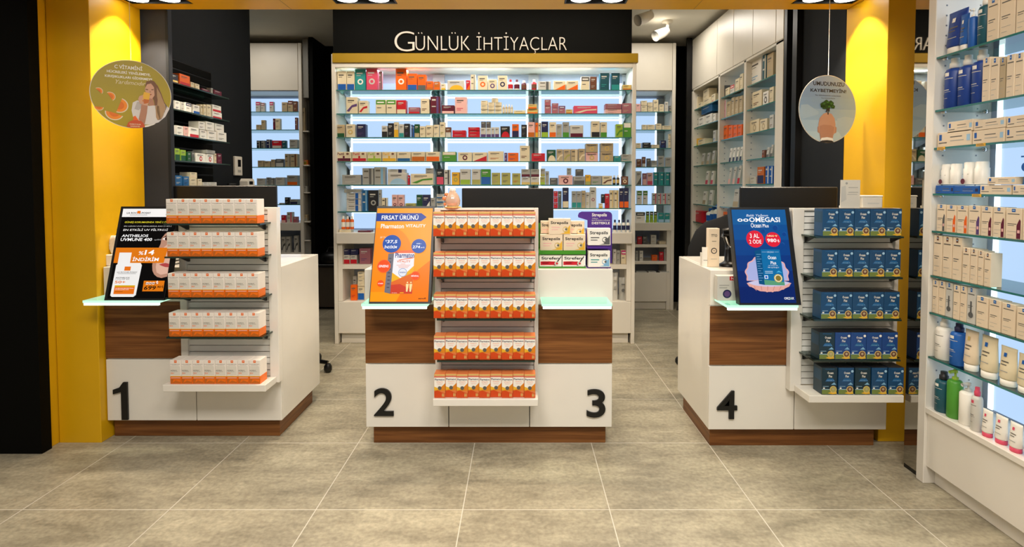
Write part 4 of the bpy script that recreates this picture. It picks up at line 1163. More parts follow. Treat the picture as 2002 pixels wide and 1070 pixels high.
def art1(q, w, h):
    X = lambda t: w*t; Z = lambda t: h*t
    q.rect(0, 0, w, h, sm('0A0809'), 0); q.rect(0, Z(.905), w, h, sm('F6F4F2'), 1)
    q.text('LA ROCHE-POSAY', X(.08), Z(.94), X(.52), Z(.962), sm('3A3A3A'), 2, .02); q.rect(X(.27), Z(.945), X(.33), Z(.975), sm('E8731C'), 3); q.rect(X(.14), Z(.925), X(.46), Z(.93), sm('888888'), 2)
    q.text('1', X(.87), Z(.925), X(.92), Z(.972), sm('E8731C'), 2, .05); q.text('NO', X(.80), Z(.925), X(.85), Z(.938), sm('202020'), 2, .03); q.rect(X(.93), Z(.955), X(.99), Z(.962), sm('303030'), 2)
    q.text('GÜNEŞ KORUMASINDA YENİ DÖNEM', X(.07), Z(.83), X(.93), Z(.86), sm('E8D838'), 2, .01, .1)
    q.text('EN UZUN UVA IŞINLARINA KARŞI BİLE', X(.07), Z(.79), X(.94), Z(.808), sm('D0CCC8'), 2, .01, .1)
    q.text('EN ETKİLİ UV FİLTRESİ', X(.07), Z(.745), X(.88), Z(.775), sm('F0EEEA'), 2, .01, .1)
    q.text('ANTHELIOS', X(.06), Z(.675), X(.54), Z(.705), sm('FFFFFF'), 2, .035, .1)
    q.text('UVMUNE 400', X(.05), Z(.63), X(.62), Z(.665), sm('FFFFFF'), 2, .02, .1); q.text('spf50+', X(.66), Z(.634), X(.82), Z(.652), sm('B0B0B0'), 2, 0, .1)
    face = [(1.0, .76), (.92, .745), (.84, .71), (.79, .66), (.79, .60), (.76, .54), (.72, .48), (.70, .42), (.70, .36), (.72, .30), (.76, .26), (.82, .232), (.90, .22), (1.0, .235)]
    q.poly([(X(a), Z(b)) for a, b in face], sm('B98A74'), 1); q.poly([(X(a), Z(b)) for a, b in [(1.0, .62), (.93, .60), (.86, .56), (.80, .50), (.77, .42), (.77, .34), (.80, .28), (.88, .255), (1, .27)]], sm('DDB09A'), 2)
    q.poly([(X(a), Z(b)) for a, b in [(1, .375), (.94, .385), (.88, .38), (.82, .368), (.88, .352), (.94, .340), (1, .338)]], sm('B04848'), 3)
    q.disc(X(.88), Z(.655), X(.065), sm('F0E0D4'), 3, rz=Z(.016)); q.disc(X(.885), Z(.655), X(.03), sm('301410'), 4, rz=Z(.018)); q.poly([(X(.80), Z(.66)), (X(.9), Z(.685)), (X(1), Z(.68)), (X(1), Z(.69)), (X(.88), Z(.695))], sm('140A08'), 4)
    q.poly([(X(.76), Z(.74)), (X(.86), Z(.735)), (X(1), Z(.725)), (X(1), Z(.90)), (X(.76), Z(.9))], sm('0A0809'), 2)
    q.poly([(0, Z(.555)), (X(.94), Z(.555)), (X(.90), Z(.385)), (0, Z(.385))], sm('E07818'), 4)
    q.text('%', X(.42), Z(.475), X(.51), Z(.515), sm('FFFFFF'), 5, .01, .1); q.text('14', X(.53), Z(.475), X(.70), Z(.53), sm('FFFFFF'), 5, .05, .1)
    q.text('İNDİRİM', X(.33), Z(.405), X(.80), Z(.455), sm('FFFFFF'), 5, .04, .1)
    B = sm('F2F0EE'); q.rect(X(.08), Z(.37), X(.30), Z(.50), B, 6)
    q.poly([(X(.05), Z(.03)), (X(.08), Z(.015)), (X(.46), Z(.015)), (X(.50), Z(.035)), (X(.52), Z(.36)), (X(.49), Z(.385)), (X(.10), Z(.385)), (X(.06), Z(.36))], B, 6)
    q.rect(X(.22), Z(.30), X(.33), Z(.345), sm('E8731C'), 7); q.text('LA ROCHE-POSAY', X(.10), Z(.275), X(.46), Z(.29), sm('404040'), 7, .01); q.rect(X(.12), Z(.265), X(.44), Z(.269), sm('888888'), 7)
    q.text('ANTHELIOS', X(.09), Z(.215), X(.34), Z(.228), sm('202020'), 7, .02); q.text('UVMUNE 400', X(.09), Z(.20), X(.34), Z(.211), sm('404040'), 7)
    q.text('50+', X(.09), Z(.16), X(.28), Z(.19), sm('E8731C'), 7, .03); q.rect(X(.10), Z(.125), X(.46), Z(.14), sm('D8B020'), 7); q.rect(X(.10), Z(.045), X(.46), Z(.125), sm('E8731C'), 7)
    q.text('ULTIMATE PROTECTION', X(.12), Z(.102), X(.44), Z(.112), sm('FFFFFF'), 8); q.text('ULTRA-LONG UVA', X(.12), Z(.088), X(.36), Z(.098), sm('FFFFFF'), 8); q.rect(X(.12), Z(.07), X(.26), Z(.073), sm('503010'), 8)
    q.poly([(X(.60), Z(.075)), (X(.97), Z(.075)), (X(.97), Z(.19)), (X(.60), Z(.19))], sm('E07818'), 4)
    q.text('800', X(.64), Z(.148), X(.80), Z(.175), sm('FFFFFF'), 5, .03, .1); lira(q, X(.82), Z(.155), w*.06, sm('FFFFFF'), 5); q.rect(X(.63), Z(.158), X(.83), Z(.163), sm('303030'), 6)
    q.text('699', X(.62), Z(.09), X(.83), Z(.135), sm('140C08'), 5, .05, .1); q.text('.90', X(.84), Z(.11), X(.92), Z(.135), sm('140C08'), 5, .04, .1); lira(q, X(.93), Z(.11), w*.05, sm('140C08'), 5)
def art2(q, w, h):
    P = lambda x, y: ((x-48-(1040-y)*.0)/590, (1038-y)/1000)
    X = lambda t: w*t; Z = lambda t: h*t; O = sm('FF9C14')
    q.rect(0, 0, w, h, O, 0)
    n = [(X(.38+.47*math.sin(R(a))), Z(.36+.40*math.cos(R(a)))) for a in range(0, 100, 8)]
    q.poly([(0, Z(.78))]+[(X(.30+.42*math.sin(R(a))), Z(.36+.42*math.cos(R(a)))) for a in range(0, 92, 9)]+[(X(.72), Z(.30)), (X(.5), Z(.1)), (0, Z(.1))], sm('FF8A10'), 1)
    q.poly([(X(.45), Z(0)), (X(.55), Z(.12)), (X(.8), Z(.33)), (w, Z(.43)), (w, 0)], sm('FF7C0C'), 1)
    q.poly([(0, Z(.945)), (X(.80), Z(.945)), (X(.90), Z(.90)), (X(.80), Z(.855)), (0, Z(.855))], sm('0A3C96'), 2)
    q.text('FIRSAT ÜRÜNÜ', X(.09), Z(.87), X(.75), Z(.93), sm('FFFFFF'), 3, .015)
    q.text('Pharmaton', X(.09), Z(.775), X(.50), Z(.825), sm('FFFFFF'), 3, .012); q.text('VITALITY', X(.53), Z(.787), X(.89), Z(.82), sm('FFFFFF'), 3, .012)
    q.text('30 Tablet', X(.09), Z(.665), X(.26), Z(.685), sm('FFE8C8'), 9, 0, .15)
    def ball(x, z, r, c, lay): q.disc(X(x), Z(z), w*r, sm(c), lay, n=32)
    # pack
    q.poly([(X(.26), Z(.50)), (X(.36), Z(.505)), (X(.345), Z(.08)), (X(.24), Z(.095))], sm('72707A'), 4)
    for k in range(9): q.rect(X(.275), Z(.14+k*.038), X(.32), Z(.15+k*.038), sm('4A4858'), 5)
    q.poly([(X(.36), Z(.505)), (X(.72), Z(.505)), (X(.72), Z(.08)), (X(.345), Z(.08))], sm('F0EEF2'), 5)
    q.poly([(X(.36), Z(.53)), (X(.70), Z(.54)), (X(.72), Z(.505)), (X(.36), Z(.505))], sm('F07048'), 5)
    q.poly([(X(.35), Z(.30)), (X(.50), Z(.24)), (X(.72), Z(.37)), (X(.72), Z(.08)), (X(.345), Z(.08))], sm('F0B020'), 6)
    q.poly([(X(.345), Z(.20)), (X(.5), Z(.24)), (X(.72), Z(.30)), (X(.72), Z(.08)), (X(.345), Z(.08))], sm('E46A28'), 7)
    q.poly([(X(.345), Z(.17)), (X(.5), Z(.18)), (X(.72), Z(.12)), (X(.72), Z(.08)), (X(.345), Z(.08))], sm('D0402A'), 8)
    q.text('Pharmaton', X(.385), Z(.455), X(.72), Z(.51), sm('102C7C'), 9, .035); q.poly([(X(.45), Z(.435)), (X(.70), Z(.45)), (X(.71), Z(.46)), (X(.66), Z(.445)), (X(.45), Z(.43))], sm('F07048'), 9)
    q.text('VITALITY', X(.42), Z(.405), X(.66), Z(.428), sm('E46A28'), 9, .02)
    for k, (a, b_) in enumerate(((.49, .57), (.42, .66), (.45, .64), (.46, .62))): q.rect(X(a), Z(.388-k*.013), X(b_), Z(.392-k*.013), sm('F09078'), 9)
    ball(.535, .30, .075, '8A9CC8', 10); ball(.535, .30, .066, 'E4E6F0', 11); q.text('GINSENG', X(.48), Z(.293), X(.59), Z(.307), sm('304890'), 12, .02)
    for x in (.63, .69): q.disc(X(x), Z(.195), w*.014, sm('F8E0A0'), 12, n=10); q.poly([(X(x-.025), Z(.18)), (X(x+.025), Z(.18)), (X(x+.01), Z(.10)), (X(x-.015), Z(.10))], sm('F8E0A0'), 12)
    q.text('30 tablet', X(.37), Z(.085), X(.46), Z(.093), sm('FFE8D8'), 12); q.rect(X(.51), Z(.085), X(.575), Z(.094), sm('F0B020'), 12)
    ball(.31, .605, .162, '1450A8', 13); q.text('37,5', X(.22), Z(.605), X(.40), Z(.645), sm('FFFFFF'), 14, .035, .15); q.text('%', X(.19), Z(.63), X(.22), Z(.645), sm('FFFFFF'), 14, .02, .1); q.text('İNDİRİM', X(.18), Z(.555), X(.40), Z(.59), sm('FFFFFF'), 14, .035, .15)
    ball(.79, .58, .13, '1450A8', 13); q.text('274', X(.68), Z(.555), X(.81), Z(.585), sm('FFFFFF'), 14, .03, .15); q.text(',90', X(.82), Z(.556), X(.86), Z(.568), sm('FFFFFF'), 14, .02, .1); lira(q, X(.87), Z(.556), w*.03, sm('FFFFFF'), 14); q.text('378', X(.75), Z(.598), X(.81), Z(.612), sm('D0DCF0'), 14, .02, .1); q.rect(X(.74), Z(.603), X(.84), Z(.606), sm('D0DCF0'), 15)
    ball(.20, .365, .118, 'F86830', 13); ball(.20, .365, .107, 'F25018', 14); q.text('GINSENG', X(.11), Z(.352), X(.28), Z(.378), sm('FFFFFF'), 15, .03, .1)
    ball(.76, .265, .08, 'F86830', 13); ball(.76, .265, .07, 'F25018', 14); q.text('MİNERAL', X(.69), Z(.255), X(.82), Z(.275), sm('FFFFFF'), 15, .03, .1)
    ball(.165, .185, .057, 'F25018', 14); q.text('VİTAMİN', X(.12), Z(.178), X(.21), Z(.192), sm('FFFFFF'), 15, .03, .1)
    q.text('sanofi', X(.83), Z(.024), X(.96), Z(.042), sm('181010'), 3, .03)
def art4(q, w, h):
    X = lambda t: w*t; Z = lambda t: h*t
    for i, c in enumerate(('162A66', '173070', '183A7C', '184486', '1A5090', '1E5C98')): q.rect(0, Z(i/6), w, Z((i+1)/6), sm(c), 0)
    q.text('Balık Yağının', X(.26), Z(.915), X(.66), Z(.95), sm('E8F0FA'), 2, 0, .3)
    q.text('oo', X(.09), Z(.865), X(.30), Z(.90), sm('FFFFFF'), 2, .06); q.text('OMEGASI', X(.31), Z(.86), X(.88), Z(.915), sm('FFFFFF'), 2, .05)
    q.text('Ocean', X(.33), Z(.80), X(.52), Z(.85), sm('FFFFFF'), 2, .01); q.rect(X(.535), Z(.80), X(.538), Z(.85), sm('9FC4DC'), 2); q.text('Plus', X(.55), Z(.802), X(.66), Z(.84), sm('FFFFFF'), 2, .01)
    for x, z, r in ((.34, .765, .05), (.55, .765, .04), (.78, .80, .05), (.88, .62, .03), (.93, .73, .04)):
        q.disc(X(x), Z(z), w*r, sm('2A62A4'), 2, n=20); q.disc(X(x)-w*.004, Z(z)-w*.006, w*r*.95, sm('1A4488'), 3, n=20)
    q.disc(X(.38), Z(.675), w*.16, sm('E0283C'), 4, n=32); q.text('3 AL', X(.29), Z(.685), X(.46), Z(.735), sm('FFFFFF'), 5, .01); q.text('2 ÖDE', X(.27), Z(.625), X(.49), Z(.675), sm('FFFFFF'), 5, .01)
    q.disc(X(.71), Z(.67), w*.138, sm('E0283C'), 4, n=32); q.text('1466', X(.61), Z(.70), X(.73), Z(.72), sm('FFF0E0'), 5, .015); lira(q, X(.76), Z(.70), w*.035, sm('FFFFFF'), 5); q.poly([(X(.61), Z(.700)), (X(.80), Z(.71)), (X(.80), Z(.715)), (X(.61), Z(.705))], sm('F0C040'), 6)
    q.text('980', X(.60), Z(.64), X(.77), Z(.68), sm('FFFFFF'), 5, .025); lira(q, X(.785), Z(.64), w*.055, sm('FFFFFF'), 5)
    # shell back and dish
    def scal(cx, cz, rx, rz, a0, a1, n, k): return [(X(cx+rx*(1+k*math.cos(2*math.pi*n*(i/60)))*math.cos(R(a0+(a1-a0)*i/60))), Z(cz+rz*(1+k*math.cos(2*math.pi*n*(i/60)))*math.sin(R(a0+(a1-a0)*i/60)))) for i in range(61)]
    q.poly(scal(.53, .30, .39, .20, -20, 200, 8, .035), sm('E0A8A8'), 6); q.poly(scal(.53, .30, .365, .185, -20, 200, 8, .035), sm('A8B0E0'), 7)
    q.poly([(X(.14), Z(.205))]+[(X(.14+.8*i/40), Z(.205+.045*math.sin(math.pi*i/40))) for i in range(1, 40)]+[(X(.94), Z(.205))]+[(X(.94-.8*i/40), Z(.20-.085*math.sin(math.pi*i/40)**.7+.008*math.cos(i*1.25))) for i in range(1, 40)], sm('E0A49A'), 12)
    q.poly([(X(.16), Z(.207))]+[(X(.16+.76*i/30), Z(.21+.035*math.sin(math.pi*i/30))) for i in range(1, 30)]+[(X(.92), Z(.207)), (X(.8), Z(.175)), (X(.55), Z(.165)), (X(.3), Z(.175))], sm('C8C4E4'), 13)
    q.poly([(X(.34), Z(.545)), (X(.46), Z(.56)), (X(.46), Z(.185)), (X(.36), Z(.195))], sm('14507E'), 14)
    for k in range(12): q.rect(X(.365), Z(.23+k*.025), X(.42+.03*(k % 2)), Z(.235+k*.025), sm('6FA0C8'), 15)
    q.poly([(X(.46), Z(.56)), (X(.80), Z(.56)), (X(.82), Z(.18)), (X(.46), Z(.185))], sm('1A6CA4'), 14)
    q.text('ORZAX', X(.56), Z(.525), X(.69), Z(.54), sm('C8E0F0'), 15, .0); q.rect(X(.47), Z(.532), X(.55), Z(.534), sm('C8E0F0'), 15); q.rect(X(.70), Z(.532), X(.78), Z(.534), sm('C8E0F0'), 15)
    q.text('Ocean', X(.57), Z(.455), X(.72), Z(.495), sm('FFFFFF'), 15, .01); q.text('Plus', X(.61), Z(.40), X(.71), Z(.435), sm('FFFFFF'), 15, .01)
    q.text('1200 mg Balık Yağı', X(.56), Z(.382), X(.73), Z(.392), sm('FFFFFF'), 15); q.text('780 mg Omega 3', X(.55), Z(.36), X(.75), Z(.374), sm('FFFFFF'), 15)
    for k in range(2): q.rect(X(.49), Z(.325-k*.018), X(.63), Z(.330-k*.018), sm('D8E8F4'), 15)
    q.poly([(X(.69), Z(.315)), (X(.74), Z(.335)), (X(.80), Z(.31)), (X(.74), Z(.318))], sm('4AB0E0'), 15)
    q.rect(X(.47), Z(.25), X(.535), Z(.285), sm('E8F0F8'), 15); q.disc(X(.502), Z(.267), w*.022, sm('2A60C0'), 16, n=12)
    q.poly([(X(.46), Z(.24)), (X(.82), Z(.215)), (X(.82), Z(.18)), (X(.46), Z(.185))], sm('5A9A78'), 15)
    q.disc(X(.715), Z(.255), w*.075, sm('D8B850'), 16, n=24); q.disc(X(.715), Z(.255), w*.062, sm('E8E4D0'), 17, n=24); q.disc(X(.715), Z(.255), w*.05, sm('8A7430'), 18, n=20)
    q.poly([(X(.14), Z(.203)), (X(.30), Z(.178)), (X(.45), Z(.168)), (X(.62), Z(.165)), (X(.80), Z(.172)), (X(.94), Z(.203)), (X(.86), Z(.16)), (X(.7), Z(.12)), (X(.53), Z(.112)), (X(.36), Z(.12)), (X(.22), Z(.16))], sm('E0A49A'), 19)
    for k in range(5): q.poly([(X(.26+.12*k), Z(.17)), (X(.275+.12*k), Z(.17)), (X(.30+.10*k), Z(.125)), (X(.29+.10*k), Z(.125))], sm('C88880'), 20)
    q.text('ORZAX', X(.79), Z(.035), X(.965), Z(.06), sm('FFFFFF'), 3, .015)
    q.poly([(X(.895), Z(.035)), (X(.908), Z(.06)), (X(.918), Z(.035)), (X(.912), Z(.035)), (X(.908), Z(.05)), (X(.901), Z(.035))], sm('60C060'), 4)
LEAN = R(20.5)
screen(-2.030, .7655, 2.732, .276, .451, R(16.6), .003, 'tilted screen advertising sunscreen in black, white and orange', art1, .014)
screen(-.719, .7655, 2.652, .276, .466, LEAN, .0115, 'tilted bright orange screen with blue arrow banner', art2, .004)
screen(1.024, .7655, 2.622, .262, .452, R(17), .022, 'tilted deep blue screen showing carton in a shell', art4, .005)

# ------------------------------------------------------------------ monitors behind the counters
def monitor(x0, x1, y, zt, zb, zs, label):
    cx = (x0+x1)/2; u = empty('computer_monitor', (cx, y, zs), label, 'monitor', 'black monitors seen from behind')
    w = x1-x0; q = MB(); q.box(-w/2, w/2, 0, .02, zb-zs, zt-zs, M_BLACK, .004); q.build('panel', u)
    q = MB(); q.box(-w*.3, w*.3, -.022, 0, zb-zs+.05, zt-zs-.16, M_BLACK, .008); q.build('back_cover', u)
    q = MB(); q.box(-.03, .03, -.04, -.02, .012, zb-zs+.16, M_BLACK, .004); q.build('stand', u); q = MB(); q.box(-.12, .12, -.10, .09, 0, .012, M_BLACK, .005); q.build('foot', u)
monitor(-2.03, -1.415, 3.27, 1.325, .99, TOP, 'black monitor behind the sunscreen rack, seen from behind')
monitor(-.323, .18, 3.1, 1.312, 1.02, TOP, 'black monitor behind the vitamin rack, seen from behind')
monitor(1.205, 1.74, 3.1, 1.318, 1.0, TOP, 'black monitor behind the fish oil rack, seen from behind')

# ------------------------------------------------------------------ lozenge displays on counter three
A = atY(1053, 527, 2.90); 
def tray(x0, x1, zt, c, name, label, d=.10, y0=2.86, header=None):
    cx = (x0+x1)/2; u = empty(name, (cx, y0, TOP), label, 'display stand', 'cardboard lozenge displays on counter three')
    w = x1-x0; h = zt-TOP; q = MB(); q.box(-w/2, w/2, d-.004, d, 0, h, c); q.box(-w/2, w/2, 0, d-.004, 0, .006, c); q.build('backboard', u)
    return u
X0, X1 = atY(1054, 470, 2.85).x, atY(1146, 470, 2.85).x
zsh = atY(1100, 491, 2.85).z
u = tray(X0, X1, atY(1100, 436, 2.96).z, mat('tray_green', '3E8A1E', .5), 'lozenge_tray', 'green two-tier lozenge tray on counter three')
q = MB(); q.box((X0-X1)/2, (X1-X0)/2, 0, .095, zsh-TOP-.018, zsh-TOP, mat('tray_green', '3E8A1E', .5)); q.build('tier', u)
PX0, PX1 = atY(1149, 470, 2.85).x, atY(1195, 470, 2.85).x
u = tray(PX0, PX1, atY(1170, 449, 2.96).z, mat('tray_purple', '4A2484', .5), 'lozenge_display', 'purple lozenge display with rounded header on counter three', .085)
hx0, hx1 = atY(1130, 414, 2.945).x-(PX0+PX1)/2, atY(1197, 414, 2.945).x-(PX0+PX1)/2; hz0, hz1 = atY(1150, 441, 2.945).z-TOP, atY(1150, 414, 2.945).z-TOP
q = MB(); r_ = .02; pts = [(hx0+.018, hz0), (hx1, hz0-.2), (hx1, hz1-r_)]+[(hx1-r_+r_*math.cos(R(a)), hz1-r_+r_*math.sin(R(a))) for a in (30, 60, 90)]+[(hx0+r_-r_*math.sin(R(a)), hz1-r_+r_*math.cos(R(a))) for a in (0, 45, 90)]
pts = [(hx0+.05, hz0-.16)]+pts[1:]+[(hx0+.002, hz1-.03), (hx0+.05, hz1-.045)]
q.prism(pts, .0865, .0905, mat('tray_purple', '4A2484', .5))
q.text('Strepsils', hx0+.073, hz1-.030, hx1-.028, hz1-.008, 'white', 1, .03, y=.0865); q.text('Defence', hx0+.075, hz1-.038, hx0+.105, hz1-.032, 'lgrey', 1, .02, y=.0865)
q.text('BAĞIŞIKLIĞINI', hx0+.073, hz1-.050, hx1-.012, hz1-.041, 'lgrey', 1, .01, y=.0865); q.text('DESTEKLE', hx0+.073, hz1-.066, hx1-.012, hz1-.054, 'white', 1, .03, y=.0865); q.build('header_card', u)
zp = atY(1170, 493, 2.86).z
q = MB(); q.box((PX0-PX1)/2, (PX1-PX0)/2, .002, .08, atY(1170, 480, 2.85).z-.018-TOP, atY(1170, 480, 2.85).z-TOP, mat('tray_purple', '4A2484', .5)); q.build('tier', u)
def loz(w, h, d, name, c2, body='white', sub='rosy'):
    q = MB(); q.box(-w/2, w/2, 0, d, 0, h, body, .001)
    q.text(name, -w*.42, h*.60, w*.38, h*.84, 'dark', 2, .03); q.rect(-w*.38, h*.42, w*.0, h*.48, sub, 1); q.rect(-w*.38, h*.28, -w*.08, h*.33, sub, 1)
    if name == 'Strefen': q.rect(-w*.46, h*.14, w*.2, h*.44, 'red', 1); q.poly([(w*.14, h*.1), (w*.22, h*.1), (w*.485, h*.85), (w*.455, h*.88)], 'dark', 3); q.disc(w*.26, h*.28, w*.09, 'lgrey', 4, n=14); q.disc(w*.28, h*.28, w*.05, 'red', 5, n=10)
    else:
        q.poly([(-w*.0, h*.04), (w*.2, h*.1), (w*.32, h*.3), (w*.47, h*.62), (w*.47, h*.04)], c2, 1); q.disc(w*.26, h*.32, w*.13, c2 if c2 != 'yellow' else 'gold', 3, n=18); q.disc(w*.23, h*.33, w*.08, body, 4, n=16); q.disc(w*.29, h*.33, w*.05, 'dgrey', 5, n=10)
    return q
def placeloz(x0, x1, y0, y1, yp, zb, name, c2, label, body='white', sub='rosy', d=.045):
    a = atY(x0, y0, yp); b_ = atY(x1, y0, yp); w = b_.x-a.x-.001; h = a.z-atY(x0, y1, yp).z
    tag(loz(w, h, d, name, c2, body, sub).build('lozenge_carton', None, ((a.x+b_.x)/2, yp, zb+.0003)), label, 'box', 'lozenge cartons on counter three')
zt = zsh
placeloz(1056.5, 1100.5, 456, 487, 2.87, zt, 'Strepsils', 'yellow', 'white and yellow lozenge carton, front left on green tray tier', 'beige')
placeloz(1101.5, 1145, 456, 487, 2.87, zt, 'Strepsils', 'yellow', 'white and yellow lozenge carton, front right of green tray upper tier', 'beige')
za = zt+atY(1056, 456, 2.87).z-atY(1056, 487, 2.87).z+.001
placeloz(1073, 1116, 425, 456, 2.87, za, 'Strepsils', 'yellow', 'frontmost white lozenge carton crowning the green tray stack', 'beige')
placeloz(1057, 1087, 424, 455, 2.917, zt+.066, 'Strepsils', 'yellow', 'partly covered lozenge carton at top left of green tray', 'beige', d=.03)
placeloz(1102, 1143, 424, 455, 2.917, zt+.066, 'Strepsils', 'yellow', 'partly covered lozenge carton at top right of green tray', 'beige', d=.03)
placeloz(1057, 1086, 455, 487, 2.917, zt, 'Strepsils', 'yellow', 'hidden lozenge carton behind left one in green tray', 'beige', d=.03)
placeloz(1102, 1143, 455, 487, 2.917, zt, 'Strepsils', 'yellow', 'hidden lozenge carton behind right one in green tray', 'beige', d=.03)
placeloz(1055, 1098.5, 503, 526, 2.87, TOP+.006, 'Strefen', 'red', 'white lozenge carton with red band, left on tray bottom')
placeloz(1099.5, 1143, 503, 526, 2.87, TOP+.006, 'Strefen', 'red', 'white lozenge carton with red band, right on tray bottom')
zpu = atY(1170, 480, 2.85).z
placeloz(1149.5, 1194, 446, 479, 2.853, zpu, 'Strepsils', 'dgrey', 'white and grey lozenge carton on purple display upper tier', sub='dgrey')
placeloz(1150, 1193, 494, 526, 2.853, TOP+.006, 'Strepsils', 'lblue', 'white and pale blue lozenge carton on purple display bottom', sub='teal')

# ------------------------------------------------------------------ things on and around the counters
# ornament on the central rack
q = MB(); tr = mat('clear_wrap', 'C8A890', .12, spec=.9, coat=.6)
q.lathe([(.028, 0), (.036, .012), (.038, .03), (.030, .055), (.018, .07), (.014, .078)], tr, (0, 0, .006), 18)
o = q.build('wrapped_ornament', None, (atY(885, 400, 2.795).x, 2.795, 1.2153)); tag(o, 'small clear-wrapped brown ornament with white cap on central rack', 'ornament')
q = MB(); q.lathe([(.014, .082), (.016, .090), (.010, .100), (.002, .102)], 'white', (0, 0, 0), 14); q.build('cap', o)
q = MB(); q.lathe([(.040, 0), (.042, .003), (.040, .006)], 'gold', (0, 0, 0), 18); q.build('gold_base', o)
for x, z, r in ((-.030, .066, .010), (-.040, .046, .011), (-.036, .018, .009)):
    q = MB(); q.lathe([(.001, -r)]+[(r*math.cos(R(a)), r*math.sin(R(a))) for a in range(-60, 61, 20)]+[(.001, r)], mat('orange_ball', 'E08A58', .3), (x, -.006, z), 12); q.build('orange_ball', o)
# leaflet holder and paper cube on the right rack
A, B = atY(1641, 352, 2.765), atY(1679, 352, 2.765); w = B.x-A.x
q = MB(); h = A.z-1.2153; q.box(-w/2, w/2, 0, .004, 0, h, M_WHITE2); q.rect(-w*.1, h*.72, w*.38, h*.74, 'grey', 1); q.rect(-w*.1, h*.55, w*.4, h*.57, 'grey', 1); q.rect(-w*.15, h*.48, w*.35, h*.495, 'grey', 1); q.poly([(-w*.46, h*.2), (-w*.2, h*.3), (-w*.25, h*.8), (-w*.46, h*.75)], 'lgrey', 1); q.disc(-w*.2, h*.88, w*.06, 'grey', 1)
o = q.build('leaflet', None, ((A.x+B.x)/2, 2.752, 1.2153)); tag(o, 'white printed leaflet standing upright on the right rack', 'leaflet')
q = MB(); q.box(-w*.4, w*.4, .004, .03, 0, .012, M_PLASTIC, .002); q.build('foot', o)
q = MB(); q.box(-.045, .045, -.02, .04, 0, .054, M_WHITE2, .004); q.box(-.047, .047, -.022, .042, .054, .062, 'white', .003); q.rect(-.02, .02, .03, .026, 'lgrey', 1, -.02)
tag(q.build('paper_cube', None, (atY(1702, 400, 2.78).x-.004, 2.772, 1.2153), R(-14)), 'white block of notes beside the upright leaflet on right rack', 'note block')
# carton with dark print, leaflets, scanner on counter four
A, B = atY(1386, 447, 2.90), atY(1407, 447, 2.90); w = B.x-A.x; h = A.z-TOP
q = MB(); q.box(-w/2, w/2, 0, .04, 0, h, 'beige', .001); q.text('TTO', -w*.28, h*.78, w*.28, h*.85, 'dark', 1, .04); q.rect(-w*.2, h*.66, w*.2, h*.675, 'ink', 1); q.disc(0, h*.42, w*.28, 'dark', 1, n=20); q.disc(0, h*.42, w*.2, 'beige', 2, n=20); q.text('C2', -w*.1, h*.405, w*.1, h*.44, 'dark', 3, .02); q.rect(-w*.3, h*.2, w*.3, h*.21, 'grey', 1)
tag(q.build('tall_carton', None, ((A.x+B.x)/2, 2.90, TOP+.0003)), 'tall slim cream carton with dark ring on counter four', 'box')
for k, (x, h) in enumerate(((1379.5, .10), (1376, .07))):
    q = MB(); q.box(-.018, .018, 0, .003, 0, h, 'white'); q.rect(-.01, h*.3, .01, h*.34, 'grey', 1); q.box(-.012, .012, .003, .02, 0, .004, 'white')
    tag(q.build('small_card', None, (atY(x, 500, 2.92+.025*k).x, 2.92+.025*k, TOP+.0003), R(-12)), ('taller small white card left of the slim cream carton', 'shorter small white card at left of counter four')[k], 'card', 'small white cards on counter four')
u = empty('barcode_scanner', (atY(1424, 500, 2.93).x, 2.93, TOP), 'black barcode scanner on its stand beside the blue screen', 'scanner')
q = MB(); q.lathe([(.045, 0), (.045, .012), (.03, .02), (.02, .03), (.017, .09)], M_BLACK, (0, 0, 0), 20); q.build('stand', u)
q = MB(); q.tube([(.0, 0, .08), (.002, .0, .12), (-.004, .01, .155), (-.018, .01, .17)], [.017, .019, .022, .024], M_BLACK, 14); q.build('handle', u)
q = MB(); q.tube([(.028, -.01, .172), (.0, -.005, .180), (-.03, 0, .178)], [.020, .026, .018], M_BLACK, 14); q.build('head', u)
q = MB(); q.tube([(-.022, -.02, .155), (-.010, -.024, .12), (.004, -.022, .10)], .004, M_CHROME, 8); q.build('grey_trim', u)
# carton on the glass ledge of counter four
A, B = atY(1402, 540, 2.73), atY(1442, 540, 2.73); w = B.x-A.x-.004; h = A.z-.765
q = MB(); q.box(-w/2, w/2, 0, .045, 0, h, 'lgrey', .001); q.rect(w*.12, h*.82, w*.45, h*.98, 'red', 1); q.text('N', w*.2, h*.85, w*.33, h*.95, 'white', 2, .03); q.rect(-w*.4, h*.60, w*.1, h*.64, 'grey', 1); q.rect(-w*.4, h*.5, w*.0, h*.54, 'grey', 1); q.disc(w*.0, h*.27, w*.22, 'navy', 1, n=20); q.disc(w*.0, h*.27, w*.15, 'purple', 2, n=20)
tag(q.build('silver_carton', None, ((A.x+B.x)/2, 2.73, .7653)), 'silver carton with navy seal on ledge beside blue screen', 'box')
# tissue box behind the left screen
q = MB(); q.box(-.035, .035, 0, .07, 0, .06, 'white', .003); o = q.build('tissue_box', None, (atY(206, 520, 2.93).x+.022, 2.93, TOP+.0003)); tag(o, 'white tissue box on counter 1 left of the black screen', 'tissue box')
q = MB(); vs = []; fs = []
for j in range(7):
    for i in range(12):
        a = 2*math.pi*i/12; r_ = (.012+.02*math.sin(j/6*2.6))*(1+.3*math.sin(3*a+j)); vs.append((r_*math.cos(a)+.004*j*.5, .035+.5*r_*math.sin(a), .055+j*.017))
for j in range(6):
    for i in range(12): k = (i+1) % 12; fs.append((j*12+i, j*12+k, j*12+12+k, j*12+12+i))
fs.append(tuple(range(72, 84))); q.add(vs, fs, 'white', True); q.build('tissue', o)
